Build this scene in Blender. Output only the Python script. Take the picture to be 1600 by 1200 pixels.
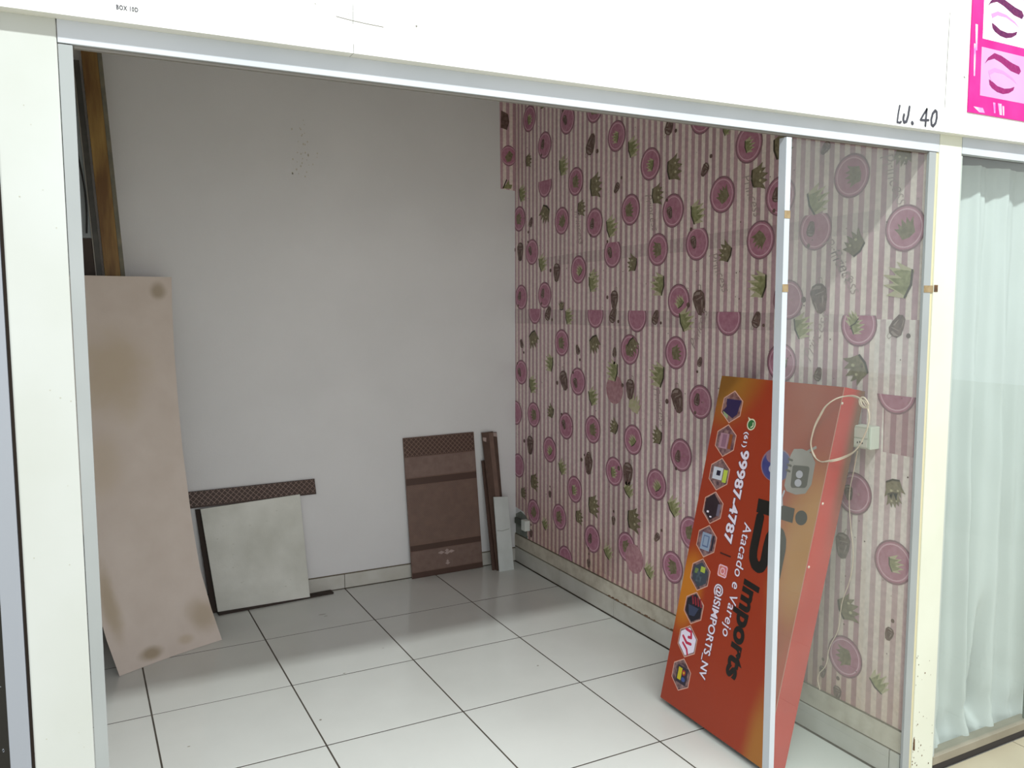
import bpy, bmesh, math, random
from mathutils import Vector, Matrix, noise
from math import sin, cos, pi, radians, sqrt
for o in list(bpy.data.objects): bpy.data.objects.remove(o)
SC = bpy.context.scene
COL = SC.collection
random.seed(7)

# ---------------------------------------------------------------- camera
cam = bpy.data.cameras.new('camera'); camo = bpy.data.objects.new('camera', cam); COL.objects.link(camo)
YAW, PITCH, ROLL, FPX = 0.4822, 0.0961, 0.0025, 1308.69
fwd = Vector((sin(YAW)*cos(PITCH), cos(YAW)*cos(PITCH), -sin(PITCH)))
rgt0 = Vector((cos(YAW), -sin(YAW), 0)); dwn0 = fwd.cross(rgt0)
rgt = cos(ROLL)*rgt0 + sin(ROLL)*dwn0; dwn = -sin(ROLL)*rgt0 + cos(ROLL)*dwn0
M = Matrix((rgt, -dwn, -fwd)).transposed().to_4x4(); M.translation = Vector((-2.406, -1.800, 1.617))
camo.matrix_world = M
cam.sensor_fit = 'HORIZONTAL'; cam.sensor_width = 36; cam.lens = FPX/1600*36; cam.clip_start = 0.02
SC.camera = camo

# ---------------------------------------------------------------- light
w = bpy.data.worlds.new('world'); SC.world = w; w.use_nodes = True
bg = w.node_tree.nodes['Background']; bg.inputs[0].default_value = (0.93, 0.97, 1.0, 1); bg.inputs[1].default_value = 0.95
def area(name, loc, size, sy, power, color, rot=(0, 0, 0)):
    l = bpy.data.lights.new(name, 'AREA'); l.shape = 'RECTANGLE'; l.size = size; l.size_y = sy; l.energy = power; l.color = color
    o = bpy.data.objects.new(name, l); o.location = loc; o.rotation_euler = rot; COL.objects.link(o); return o
area('corridor_tube_light', (-0.4, -2.02, 4.22), 7.0, 0.14, 330, (0.96, 1.0, 0.98))
area('added_room_fill', (-2.2, -5.4, 1.45), 5.4, 2.2, 95, (1.0, 0.99, 0.96), (radians(90), 0, 0))  # unseen upright panel lamp, added to brighten the shop interior
SC.view_settings.view_transform = 'Standard'; SC.view_settings.look = 'None'
SC.view_settings.exposure = 0.0; SC.view_settings.gamma = 1.0; SC.view_settings.use_curve_mapping = False

# ---------------------------------------------------------------- materials
def lin(h):
    h = h.lstrip('#'); c = [int(h[i:i+2], 16)/255 for i in (0, 2, 4)]
    return tuple((x/12.92 if x <= .04045 else ((x+.055)/1.055)**2.4) for x in c) + (1,)
MATS = {}
def mat(name, col, rough=0.6, col2=None, scale=6, detail=4, bump=0, bscale=80, metal=0, stretch=None, spec=0.5, lo=.35, hi=.7):
    if name in MATS: return MATS[name]
    m = bpy.data.materials.new(name); m.use_nodes = True; nt = m.node_tree; p = nt.nodes['Principled BSDF']
    c = lin(col) if isinstance(col, str) else col
    p.inputs['Base Color'].default_value = c; p.inputs['Roughness'].default_value = rough; p.inputs['Metallic'].default_value = metal
    p.inputs['Specular IOR Level'].default_value = spec
    m.diffuse_color = c
    tc = nt.nodes.new('ShaderNodeTexCoord'); mp = nt.nodes.new('ShaderNodeMapping')
    nt.links.new(tc.outputs['Object'], mp.inputs[0])
    if stretch: mp.inputs['Scale'].default_value = stretch
    if col2:
        n = nt.nodes.new('ShaderNodeTexNoise'); n.inputs['Scale'].default_value = scale; n.inputs['Detail'].default_value = detail
        r = nt.nodes.new('ShaderNodeValToRGB'); r.color_ramp.elements[0].position = lo; r.color_ramp.elements[1].position = hi
        r.color_ramp.elements[0].color = c; r.color_ramp.elements[1].color = lin(col2)
        nt.links.new(mp.outputs[0], n.inputs['Vector']); nt.links.new(n.outputs['Fac'], r.inputs[0]); nt.links.new(r.outputs[0], p.inputs['Base Color'])
    if bump:
        n = nt.nodes.new('ShaderNodeTexNoise'); n.inputs['Scale'].default_value = bscale; n.inputs['Detail'].default_value = 3
        b = nt.nodes.new('ShaderNodeBump'); b.inputs['Strength'].default_value = bump; b.inputs['Distance'].default_value = 0.002
        nt.links.new(mp.outputs[0], n.inputs['Vector']); nt.links.new(n.outputs['Fac'], b.inputs['Height']); nt.links.new(b.outputs[0], p.inputs['Normal'])
    MATS[name] = m; return m
def glass_mat(name, tint, ior=1.5, dust=0.03):
    m = bpy.data.materials.new(name); m.use_nodes = True; nt = m.node_tree; nt.nodes.remove(nt.nodes['Principled BSDF'])
    out = nt.nodes['Material Output']; N = nt.nodes.new
    t = N('ShaderNodeBsdfTransparent'); t.inputs[0].default_value = tint
    g = N('ShaderNodeBsdfGlossy'); g.inputs['Roughness'].default_value = 0.0
    f = N('ShaderNodeFresnel'); f.inputs[0].default_value = ior
    # both faces of the pane reflect: weigh the entering face twice, the leaving face not at all
    ge = N('ShaderNodeNewGeometry'); ib = N('ShaderNodeMath'); ib.operation = 'SUBTRACT'; ib.inputs[0].default_value = 1.0; nt.links.new(ge.outputs['Backfacing'], ib.inputs[1])
    f2 = N('ShaderNodeMath'); f2.operation = 'MULTIPLY'; nt.links.new(f.outputs[0], f2.inputs[0]); f2.inputs[1].default_value = 1.25
    f3 = N('ShaderNodeMath'); f3.operation = 'MULTIPLY'; nt.links.new(f2.outputs[0], f3.inputs[0]); nt.links.new(ib.outputs[0], f3.inputs[1])
    x = N('ShaderNodeMixShader'); nt.links.new(f3.outputs[0], x.inputs[0]); nt.links.new(t.outputs[0], x.inputs[1]); nt.links.new(g.outputs[0], x.inputs[2])
    d = N('ShaderNodeBsdfDiffuse'); d.inputs[0].default_value = (.75, .8, .78, 1)
    tc = N('ShaderNodeTexCoord'); n = N('ShaderNodeTexNoise'); n.inputs['Scale'].default_value = 2.5; n.inputs['Detail'].default_value = 6
    nt.links.new(tc.outputs['Object'], n.inputs['Vector'])
    mm = N('ShaderNodeMapRange'); mm.inputs['From Min'].default_value = .3; mm.inputs['From Max'].default_value = .75; mm.inputs['To Min'].default_value = dust*.5; mm.inputs['To Max'].default_value = dust*1.6
    nt.links.new(n.outputs['Fac'], mm.inputs['Value'])
    y = N('ShaderNodeMixShader'); nt.links.new(mm.outputs[0], y.inputs[0]); nt.links.new(x.outputs[0], y.inputs[1]); nt.links.new(d.outputs[0], y.inputs[2])
    nt.links.new(y.outputs[0], out.inputs[0]); return m

def blob_mat(name, base, blobs, rough=.4, nscale=2.6, base2=None):
    """base colour with soft-edged printed or soaked-in patches: (cx, cy, rx, ry, colour, strength) in UV metres"""
    m = bpy.data.materials.new(name); m.use_nodes = True; nt = m.node_tree; p = nt.nodes['Principled BSDF']; N = nt.nodes.new
    p.inputs['Roughness'].default_value = rough
    uv = N('ShaderNodeUVMap')
    n = N('ShaderNodeTexNoise'); n.inputs['Scale'].default_value = nscale; n.inputs['Detail'].default_value = 4; nt.links.new(uv.outputs[0], n.inputs['Vector'])
    b = N('ShaderNodeMix'); b.data_type = 'RGBA'; b.inputs['A'].default_value = lin(base); b.inputs['B'].default_value = lin(base2 or base); nt.links.new(n.outputs['Fac'], b.inputs['Factor']); cur = b.outputs['Result']
    for cx, cy, rx, ry, col, k in blobs:
        vm = N('ShaderNodeMapping'); vm.inputs['Location'].default_value = (-cx/rx, -cy/ry, 0); vm.inputs['Scale'].default_value = (1/rx, 1/ry, 1)
        nt.links.new(uv.outputs[0], vm.inputs[0]); l = N('ShaderNodeVectorMath'); l.operation = 'LENGTH'; nt.links.new(vm.outputs[0], l.inputs[0])
        a = N('ShaderNodeMath'); a.operation = 'ADD'; nt.links.new(l.outputs['Value'], a.inputs[0]); nt.links.new(n.outputs['Fac'], a.inputs[1])
        r = N('ShaderNodeMapRange'); r.interpolation_type = 'SMOOTHSTEP'; r.inputs['From Min'].default_value = 1.55; r.inputs['From Max'].default_value = .75; r.inputs['To Max'].default_value = k; nt.links.new(a.outputs[0], r.inputs['Value'])
        x = N('ShaderNodeMix'); x.data_type = 'RGBA'; nt.links.new(r.outputs[0], x.inputs['Factor']); nt.links.new(cur, x.inputs['A']); x.inputs['B'].default_value = lin(col); cur = x.outputs['Result']
    nt.links.new(cur, p.inputs['Base Color']); m.diffuse_color = lin(base); return m

# ---------------------------------------------------------------- object helpers
def tag(o, label=None, cat=None, group=None, kind=None):
    if label: o['label'] = label
    if cat: o['category'] = cat
    if group: o['group'] = group
    if kind: o['kind'] = kind
    return o
def empty(name, loc=(0, 0, 0)):
    o = bpy.data.objects.new(name, None); o.location = loc; o.empty_display_size = .05; COL.objects.link(o); return o
def link(name, me, mats, parent=None):
    o = bpy.data.objects.new(name, me); COL.objects.link(o)
    for m in (mats if isinstance(mats, (list, tuple)) else [mats]):
        if me.materials.find(m.name) < 0: me.materials.append(m)
    if parent:
        o.parent = parent; o.matrix_parent_inverse = parent.matrix_world.inverted() if parent.type != 'EMPTY' else Matrix.Translation(-parent.location)
    return o
def mesh(name, verts, faces, mats, parent=None, smooth=False, idx=None):
    me = bpy.data.meshes.new(name); me.from_pydata([tuple(v) for v in verts], [], faces); 
    if idx: me.polygons.foreach_set('material_index', idx)
    if smooth: me.polygons.foreach_set('use_smooth', [True]*len(me.polygons))
    o = link(name, me, mats, parent); me.update(); return o
def frame_box(name, O, U, V, W, mats, parent=None, bevel=0):
    """box spanned by three vectors from corner O"""
    O, U, V, W = map(Vector, (O, U, V, W))
    bm = bmesh.new(); vs = []
    for a in (0, 1):
        for b in (0, 1):
            for c in (0, 1): vs.append(bm.verts.new(O + a*U + b*V + c*W))
    for f in ((0, 1, 3, 2), (4, 6, 7, 5), (0, 4, 5, 1), (2, 3, 7, 6), (0, 2, 6, 4), (1, 5, 7, 3)): bm.faces.new([vs[i] for i in f])
    bmesh.ops.recalc_face_normals(bm, faces=bm.faces)
    if bevel: bmesh.ops.bevel(bm, geom=list(bm.edges), offset=bevel, segments=2, affect='EDGES', profile=.5)
    me = bpy.data.meshes.new(name); bm.to_mesh(me); bm.free()
    return link(name, me, mats, parent)
def box(name, x0, x1, y0, y1, z0, z1, mats, parent=None, bevel=0):
    return frame_box(name, (x0, y0, z0), (x1-x0, 0, 0), (0, y1-y0, 0), (0, 0, z1-z0), mats, parent, bevel)
def tube(name, pts, r, m, parent=None, seg=8, cyclic=False):
    cu = bpy.data.curves.new(name, 'CURVE'); cu.dimensions = '3D'; cu.bevel_depth = r; cu.bevel_resolution = 2; cu.resolution_u = 6
    sp = cu.splines.new('BEZIER'); sp.bezier_points.add(len(pts)-1)
    for b, p in zip(sp.bezier_points, pts): b.co = p; b.handle_left_type = b.handle_right_type = 'AUTO'
    sp.use_cyclic_u = cyclic
    tmp = bpy.data.objects.new('tmp', cu); COL.objects.link(tmp)
    dg = bpy.context.evaluated_depsgraph_get(); dg.update()
    me = bpy.data.meshes.new_from_object(tmp.evaluated_get(dg)); bpy.data.objects.remove(tmp)
    me.polygons.foreach_set('use_smooth', [True]*len(me.polygons)); me.name = name
    return link(name, me, m, parent)

class Print:
    """flat print: layered 2D polygons on a surface, fn(x, y, h) -> 3D"""
    def __init__(s, fn, h0=.0002, dh=.00005): s.fn = fn; s.V = []; s.F = []; s.I = []; s.M = []; s.h0 = h0; s.dh = dh; s.flip = False
    def mi(s, m):
        if m not in s.M: s.M.append(m)
        return s.M.index(m)
    def poly(s, pts, m, layer=0, clip=None):
        if clip: pts = clip(pts)
        if len(pts) < 3: return
        b = len(s.V); h = s.h0 + s.dh*layer
        s.V += [s.fn(x, y, h) for x, y in pts]; s.F.append(list(range(b, b+len(pts)))); s.I.append(s.mi(m))
    def line(s, pts, wd, m, layer=0, closed=False, caps=True):
        n = len(pts)
        rng = range(n if closed else n-1)
        for i in rng:
            (x0, y0), (x1, y1) = pts[i], pts[(i+1) % n]; dx, dy = x1-x0, y1-y0; L = math.hypot(dx, dy) or 1
            nx, ny = -dy/L*wd/2, dx/L*wd/2
            s.poly([(x0+nx, y0+ny), (x1+nx, y1+ny), (x1-nx, y1-ny), (x0-nx, y0-ny)], m, layer+i*.01)
        if caps:
            for i, (x, y) in enumerate(pts): s.ell(x, y, wd/2, wd/2, m, layer+.5+i*.01, n=10)
    def ell(s, x, y, rx, ry, m, layer=0, n=28, clip=None, a0=0):
        s.poly([(x+rx*cos(2*pi*k/n+a0), y+ry*sin(2*pi*k/n+a0)) for k in range(n)], m, layer, clip)
    def text(s, txt, x, y, wd, ht, m, layer=0, rot=0, shear=0, bold=0, out=None, space=1.0):
        """fits the string into wd x ht (ht = cap height), baseline starting at x, y"""
        def tm(b):
            cu = bpy.data.curves.new('t', 'FONT'); cu.body = txt; cu.size = 1; cu.shear = shear; cu.offset = b; cu.space_character = space; cu.resolution_u = 4
            o = bpy.data.objects.new('t', cu); COL.objects.link(o); dg = bpy.context.evaluated_depsgraph_get(); dg.update()
            me = bpy.data.meshes.new_from_object(o.evaluated_get(dg)); bpy.data.objects.remove(o)
            v = [(q.co.x, q.co.y) for q in me.vertices]; f = [list(q.vertices) for q in me.polygons]; return v, f
        v, f = tm(bold); x0 = min(a for a, b in v); x1 = max(a for a, b in v)
        caps = .7; sx = wd/(x1-x0); sy = ht/caps; c, d = cos(rot), sin(rot)
        def put(v, f, m, layer):
            b = len(s.V); h = s.h0+s.dh*layer
            for a, e in v:
                a, e = (a-x0)*sx, e*sy
                s.V.append(s.fn(x+a*c-e*d, y+a*d+e*c, h))
            for q in f: s.F.append([b+i for i in q]); s.I.append(s.mi(m))
        if out: v2, f2 = tm(bold+out[1]); put(v2, f2, out[0], layer-.5)
        put(v, f, m, layer)
    def build(s, name, parent=None):
        me = bpy.data.meshes.new(name); me.from_pydata([tuple(v) for v in s.V], [], s.F)
        me.polygons.foreach_set('material_index', s.I)
        for m in s.M: me.materials.append(m)
        o = bpy.data.objects.new(name, me); COL.objects.link(o)
        if parent:
            o.parent = parent; o.matrix_parent_inverse = parent.matrix_world.inverted() if parent.type != 'EMPTY' else Matrix.Translation(-parent.location)
        return o
def clip_half(axis, val, keep_less):
    def f(pts):
        out = []
        for i in range(len(pts)):
            a, b = pts[i], pts[(i+1) % len(pts)]
            ia = (a[axis] < val) == keep_less; ib = (b[axis] < val) == keep_less
            if ia: out.append(a)
            if ia != ib:
                t = (val-a[axis])/(b[axis]-a[axis]); out.append((a[0]+(b[0]-a[0])*t, a[1]+(b[1]-a[1])*t))
        return out
    return f

CIRC=[(2.583,2.686,'g',9),(2.404,2.506,'c',9),(2.159,2.598,'c',9),(1.893,2.608,'b',9),(1.693,2.433,'g',9),(1.418,2.259,'g',9),(2.071,2.262,'b',9),(2.4,2.29,'b',0.02),(1.57,2.065,'b',9),(1.246,2.029,'c',9),(1.885,2.029,'c',9),(2.214,2.068,'b',9),(2.709,2.122,'b',9),(2.55,1.916,'c',9),(1.72,1.867,'c',0.052),(1.352,1.862,'b',9),(2.038,1.795,'g',9),(1.062,2.407,'g',9),(0.776,2.244,'g',9),(0.925,2.063,'b',9),(0.6,2.021,'c',9),(1.077,1.874,'c',0.062),(0.699,1.862,'b',9),(0.424,1.881,'c',0.055),(0.271,2.053,'b',9),(0.05,1.857,'b',9),(-0.029,2.012,'c',9),(0.546,1.627,'c',9),(1.196,1.626,'g',9),(2.684,1.653,'c',9),(2.402,1.663,'c',9),(2.21,1.397,'b',9),(2.686,1.198,'c',9),(2.04,1.194,'c',9),(2.531,0.955,'b',9),(2.16,0.935,'c',9),(1.89,0.951,'b',9),(1.564,1.39,'b',9),(1.21,1.392,'b',9),(1.196,1.623,'c',9),(1.529,0.948,'g',9),(1.161,0.931,'c',9),(2.341,0.774,'g',9),(2.516,1.57,'b',0.014),(1.872,1.561,'b',0.02),(1.508,1.551,'g',0.029),(2.756,0.941,'c',9),(2.725,0.614,'c',9),(1.691,1.182,'f',9),(1.877,0.946,'c',9),(1.689,0.762,'g',9),(1.338,0.761,'g',9),(2.066,0.594,'g',9),(2.531,0.366,'b',9),(2.228,0.402,'b',9),(1.886,0.36,'c',9),(1.085,0.589,'b',9),(2.161,0.175,'c',9),(1.574,0.398,'b',9),(1.508,0.355,'f',9),(1.208,0.397,'b',9),(0.87,1.555,'g',0.024),(0.574,1.626,'c',9),(0.57,1.387,'g',9),(1.037,1.186,'c',9),(1.163,0.927,'c',9),(1.081,0.589,'b',9),(0.218,1.54,'g',0.032),(0.057,1.321,'b',-0.012),(0.212,0.947,'c',9),(-0.024,1.135,'b',9),(0.041,0.745,'g',9),(0.225,0.345,'b',9),(-0.049,0.385,'b',9),(-0.037,1.397,'b',9)]
CROWN=[(2.589,2.449,'b',-80,0.073),(2.199,2.361,'g',-60,0.086),(1.556,2.357,'g',-60,0.079),(1.873,2.216,'b',-75,0.113),(1.239,2.215,'b',-75,0.105),(1.358,2.113,'b',-80,0.087),(2.009,2.117,'b',-80,0.079),(2.4,2.12,'b',170,0.103),(1.732,1.996,'g',-50,0.087),(2.668,2.267,'g',-50,0.08),(2.823,2.343,'g',-60,0.072),(1.552,1.808,'b',60,0.077),(2.427,1.846,'g',-40,0.082),(1.889,1.745,'g',-50,0.074),(2.429,2.73,'g',0,0.035),(0.713,2.108,'b',-80,0.09),(0.591,2.207,'b',-70,0.101),(0.906,2.326,'g',-60,0.045),(0.9,1.826,'b',50,0.079),(0.702,1.687,'g',70,0.088),(1.343,1.7,'g',70,0.088),(1.081,2.004,'g',-60,0.082),(0.07,2.089,'b',170,0.066),(0.42,1.987,'g',-55,0.086),(0.25,1.821,'b',35,0.082),(0.06,1.685,'g',70,0.094),(1.897,1.72,'g',-60,0.079),(1.355,1.693,'g',70,0.081),(2.134,1.543,'g',-60,0.074),(1.144,1.541,'g',-50,0.085),(2.531,1.401,'b',190,0.104),(1.877,1.4,'b',190,0.096),(1.538,1.403,'b',200,0.086),(2.343,1.275,'g',60,0.083),(1.707,1.274,'g',60,0.089),(1.339,1.281,'g',60,0.097),(2.541,1.134,'g',-50,0.086),(1.889,1.126,'g',-40,0.08),(1.519,1.123,'f',-10,0.078),(2.332,0.999,'b',40,0.074),(1.695,0.993,'b',40,0.074),(1.339,0.994,'b',60,0.076),(2.211,1.604,'b',0,0.053),(2.198,0.695,'g',-30,0.073),(1.33,0.987,'b',190,0.061),(2.518,0.549,'b',-80,0.094),(2.654,0.454,'b',-80,0.069),(1.56,0.693,'g',-20,0.069),(1.872,0.543,'b',-80,0.106),(2.015,0.45,'b',-80,0.076),(1.203,0.684,'g',-30,0.079),(1.511,0.548,'b',-80,0.111),(2.39,0.323,'g',-20,0.062),(1.735,0.329,'g',-20,0.068),(1.382,0.33,'g',-20,0.067),(0.473,1.528,'g',-60,0.077),(0.224,1.387,'b',130,0.095),(0.246,1.559,'g',30,0.044),(0.026,0.993,'b',190,0.07),(0.216,0.527,'b',-60,0.09),(0.078,0.309,'g',-30,0.063),(0.047,0.957,'b',190,0.053)]
CUP=[(2.874,2.724,160,0.095),(1.928,2.43,170,0.105),(1.283,2.405,170,0.077),(1.686,2.182,-20,0.054),(2.566,2.089,170,0.056),(2.694,1.929,0,0.105),(2.264,1.79,0,0.098),(1.034,2.18,-20,0.057),(0.387,2.166,-30,0.048),(0.394,1.635,10,0.104),(1.053,1.621,10,0.106),(0.71,1.548,170,0.063),(1.045,1.36,170,0.042),(2.264,1.773,170,0.08),(1.698,1.636,0,0.088),(1.711,1.556,170,0.08),(2.362,1.558,170,0.082),(1.363,1.549,170,0.067),(2.681,1.371,190,0.053),(2.042,1.365,190,0.052),(1.694,1.368,180,0.048),(2.183,1.191,10,0.107),(1.554,1.198,0,0.095),(1.19,1.18,10,0.109),(2.571,0.768,0,0.107),(1.924,0.795,0,0.061),(2.567,0.765,0,0.094),(1.924,0.76,0,0.102),(2.335,0.514,0,0.04),(1.688,0.507,0,0.044),(1.326,0.509,-20,0.049),(2.561,0.225,0,0.048),(1.918,0.218,0,0.047),(1.566,0.773,0,0.112),(0.065,1.538,160,0.074),(0.39,1.355,170,0.05),(-0.013,1.535,0,0.036),(0.25,0.751,0,0.089),(0.029,0.495,-10,0.046),(0.251,0.199,0,0.05),(0.321,0.251,0,0.043)]
SCRIPT= [(0.772, 2.031, -65), (0.951, 1.733, -60), (0.33, 1.753, -50), (0.118, 2.011, -65), (0.301, 1.713, -55), (0.384, 1.484, 65), (1.035, 1.497, 65), (0.001, 1.099, -60), (1.342, 1.126, -70), (1.423, 2.029, -70), (2.056, 2.012, -75)]
# ================================================================ the setting
YB = 2.767; XL = -2.45; ZC = 3.0; YF = -0.035; T = 0.55; R0 = 2.2216
m_wall = mat('wall_paint', '#dededf', .85, '#e2e2e3', 3, 5, .35, 260)
m_tile = mat('floor_tile_glaze', '#d5d7d3', .16, '#dddfdb', 2.2, 5, .03, 30)
m_grout = mat('grout', '#575048', .95, '#443e37', 14)
m_base = mat('baseboard_tile', '#cbcac4', .3, '#bbb9b0', 7, 6)
m_ledge = mat('plaster_ledge', '#c8c2b4', .85, '#a89e8e', 16, 6, .6, 120, lo=.4, hi=.85)
m_alu = mat('white_aluminium', '#bcc2ca', .32, '#b4bbc3', 4, 3)
m_post = mat('post_paint', '#b9bdbb', .5, '#b2b6b1', 3, 6)
m_fascia = mat('fascia_paint', '#eceeec', .6, '#e4e6e3', 2, 4)
m_dark = mat('dark_gap', '#2b2622', .9)
m_corr = mat('corridor_tile', '#a9a28c', .4, '#a09882', 3, 5)

fl = box('floor', XL, .008, YF, YB, -.06, -.0007, m_grout); tag(fl, kind='structure')
gx = [0.0, -T, -2*T, -3*T, -4*T, XL]; gy = [YB, R0, R0-T, R0-2*T, R0-3*T, R0-4*T, YF]
G = .0033
tilecache = {}
for i in range(5):
    for j in range(6):
        x1, x0 = gx[i], gx[i+1]; y1, y0 = gy[j], gy[j+1]
        dz = random.uniform(-.0004, .0004)
        t = box('tile', x0+G, x1-(G if i else .007), y0+G, y1-(G if j else .014), -.03, dz, m_tile, fl, .0004)
P = Print(lambda x, y, h: (x, y, .0006+h), 0, .0001)
m_fs = mat('floor_scuff', '#8f8a80', .8)
for x, y, a, b in ((-1.32, 2.42, .022, .004), (-1.31, 2.39, .012, .003), (-1.42, 1.68, .006, .004), (-1.62, 1.32, .005, .005), (-.63, 1.35, .005, .004), (-1.18, 1.86, .006, .002), (-2.10, 1.35, .006, .003)): P.ell(x, y, a, b, m_fs, 0, 8, a0=.5)
P.build('scuff_marks', fl)['kind'] = 'stuff'
cf = box('floor', -14, 14, -16, YF-.002, -.06, -.006, mat('corridor_base', '#98917c', .8)); tag(cf, kind='structure')
for i in range(14):
    for j in range(6):
        x0 = -3.9+i*.5; y1 = YF-.004-j*.5
        box('tile', x0+.002, x0+.498, y1-.498, y1, -.03, 0, m_corr, cf)

wb = box('wall_back', XL-.1, .12, YB, YB+.1, -.055, ZC, m_wall); tag(wb, kind='structure')
wl = box('wall_left', XL-.1, XL, YF+.05, YB, -.055, ZC, m_wall); tag(wl, kind='structure')
WX = .008
wr = box('wall_right', WX, .108, YF+.045, YB, -.055, ZC, m_wall); tag(wr, kind='structure')
ce = box('ceiling', XL-.1, 2.6, YF+.05, YB+.1, ZC, ZC+.08, m_wall); tag(ce, kind='structure')
# neighbour shop shell
nb = box('wall_back', .12, 2.6, 1.6, 1.7, -.055, ZC, m_wall); tag(nb, kind='structure')
nr = box('wall_right', 2.5, 2.6, YF+.05, 1.6, 0, ZC, m_wall); tag(nr, kind='structure')
nf = box('floor', .108, 2.5, YF+.03, 1.6, -.06, 0, m_tile); tag(nf, kind='structure')

# baseboards, tile by tile
m_joint = mat('baseboard_mortar', '#6c6353', .95)
bbr = box('baseboard_right', .004, WX, YF+.0145, YB, -.001, .1785, m_joint); tag(bbr, kind='structure')
for j in range(6):
    y1, y0 = gy[j], gy[j+1]
    if j == 5: y0 = YF+.0145
    box('tile', -.002, .006, y0+.0022, y1-.0022-(0.010 if j == 0 else 0), .005, .094, m_base, bbr, .0012)
lg = box('ledge', .001, WX-.0005, YF+.0145, YB-.001, .1005, .1735, m_ledge, bbr)
# chipped plaster along the ledge foot
m_chip = mat('chip_brown', '#5a4030', .95, '#8b6e55', 60)
random.seed(3)
bm = bmesh.new()
y = 2.3
while y > .9:
    L = random.uniform(.01, .05); h = random.uniform(.002, .009) if y < 1.75 else random.uniform(.0008, .002)
    pts = [Vector((.0005, y, .0985)), Vector((.0005, y-L*.3, .0985-h*.3)), Vector((.0005, y-L, .0985)), Vector((.0005, y-L*.7, .0985+h)), Vector((.0005, y-L*.25, .0985+h*.8))]
    bm.faces.new([bm.verts.new(p) for p in pts]); y -= L*.9+ (random.uniform(0, .02) if y > 1.75 else 0)
me = bpy.data.meshes.new('chipped_edge'); bm.to_mesh(me); bm.free(); link('chipped_edge', me, m_chip, bbr)
bbb = box('baseboard_back', XL, .003, YB-.005, YB, -.001, .0865, m_joint); tag(bbb, kind='structure')
for i in range(5):
    x1, x0 = gx[i], gx[i+1]
    box('tile', x0+.0015-(.0 if i < 4 else -.0), x1-.0015, YB-.012, YB-.002, .004, .082, m_base, bbb, .0012)

# ================================================================ wallpaper on the right wall
def stripe_mat(name, a, b, stain=True, off=0.0, dark=1.0):
    m = bpy.data.materials.new(name); m.use_nodes = True; nt = m.node_tree; p = nt.nodes['Principled BSDF']; N = nt.nodes.new
    p.inputs['Roughness'].default_value = .55
    tc = N('ShaderNodeTexCoord'); s = N('ShaderNodeSeparateXYZ'); nt.links.new(tc.outputs['Object'], s.inputs[0])
    def math_(op, x, y=None):
        n = N('ShaderNodeMath'); n.operation = op
        for k, v in ((0, x), (1, y)):
            if v is None: continue
            if isinstance(v, (int, float)): n.inputs[k].default_value = v
            else: nt.links.new(v, n.inputs[k])
        return n.outputs[0]
    dy = math_('ADD', s.outputs['Y'], s.outputs['X'])
    q = math_('SINE', math_('MULTIPLY', math_('ADD', dy, off), 2*pi/.0445))
    r = N('ShaderNodeMapRange'); r.inputs['From Min'].default_value = -.14; r.inputs['From Max'].default_value = .14; nt.links.new(q, r.inputs['Value'])
    # every few stripes slightly deeper
    q2 = math_('MULTIPLY', math_('ADD', math_('SINE', math_('MULTIPLY', dy, 2*pi/.31)), 1.0), .5)
    mb = N('ShaderNodeMix'); mb.data_type = 'RGBA'; mb.inputs['A'].default_value = lin(b); mb.inputs['B'].default_value = tuple(c*.86 for c in lin(b)[:3])+(1,); nt.links.new(q2, mb.inputs['Factor'])
    mx = N('ShaderNodeMix'); mx.data_type = 'RGBA'; nt.links.new(r.outputs[0], mx.inputs['Factor']); mx.inputs['A'].default_value = lin(a); nt.links.new(mb.outputs['Result'], mx.inputs['B'])
    # worn fibre speckle and yellowed foot
    n = N('ShaderNodeTexNoise'); n.inputs['Scale'].default_value = 70; n.inputs['Detail'].default_value = 5; nt.links.new(tc.outputs['Object'], n.inputs['Vector'])
    rr = N('ShaderNodeMapRange'); rr.inputs['From Min'].default_value = .3; rr.inputs['From Max'].default_value = .7; rr.inputs['To Min'].default_value = .86*dark; rr.inputs['To Max'].default_value = 1.06*dark; nt.links.new(n.outputs['Fac'], rr.inputs['Value'])
    mu = N('ShaderNodeMix'); mu.data_type = 'RGBA'; mu.blend_type = 'MULTIPLY'; mu.inputs['Factor'].default_value = 1; nt.links.new(mx.outputs['Result'], mu.inputs['A']); nt.links.new(rr.outputs[0], mu.inputs['B'])
    outc = mu.outputs['Result']
    if stain:
        z = N('ShaderNodeMapRange'); z.inputs['From Min'].default_value = .75; z.inputs['From Max'].default_value = .18; z.inputs['To Max'].default_value = .55; nt.links.new(s.outputs['Z'], z.inputs['Value'])
        n2 = N('ShaderNodeTexNoise'); n2.inputs['Scale'].default_value = 3.5; n2.inputs['Detail'].default_value = 6; nt.links.new(tc.outputs['Object'], n2.inputs['Vector'])
        f = math_('MULTIPLY', z.outputs[0], math_('MULTIPLY', n2.outputs['Fac'], 1.7))
        ms = N('ShaderNodeMix'); ms.data_type = 'RGBA'; ms.blend_type = 'MULTIPLY'; nt.links.new(f, ms.inputs['Factor']); nt.links.new(outc, ms.inputs['A']); ms.inputs['B'].default_value = lin('#cfae8c')
        outc = ms.outputs['Result']
    nt.links.new(outc, p.inputs['Base Color']); m.diffuse_color = lin(a); return m
WHT, PNK = '#ebdcd5', '#c39fa8'
m_wp = stripe_mat('wallpaper_stripes', WHT, PNK)
m_wp2 = stripe_mat('wallpaper_overlap_stripes', WHT, PNK, True, .0, .84)
m_wp3 = stripe_mat('wallpaper_sheet_painted_bright', '#ebe0db', '#d6bcc0', True, .018, 1.02)
TH = .0008
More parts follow.
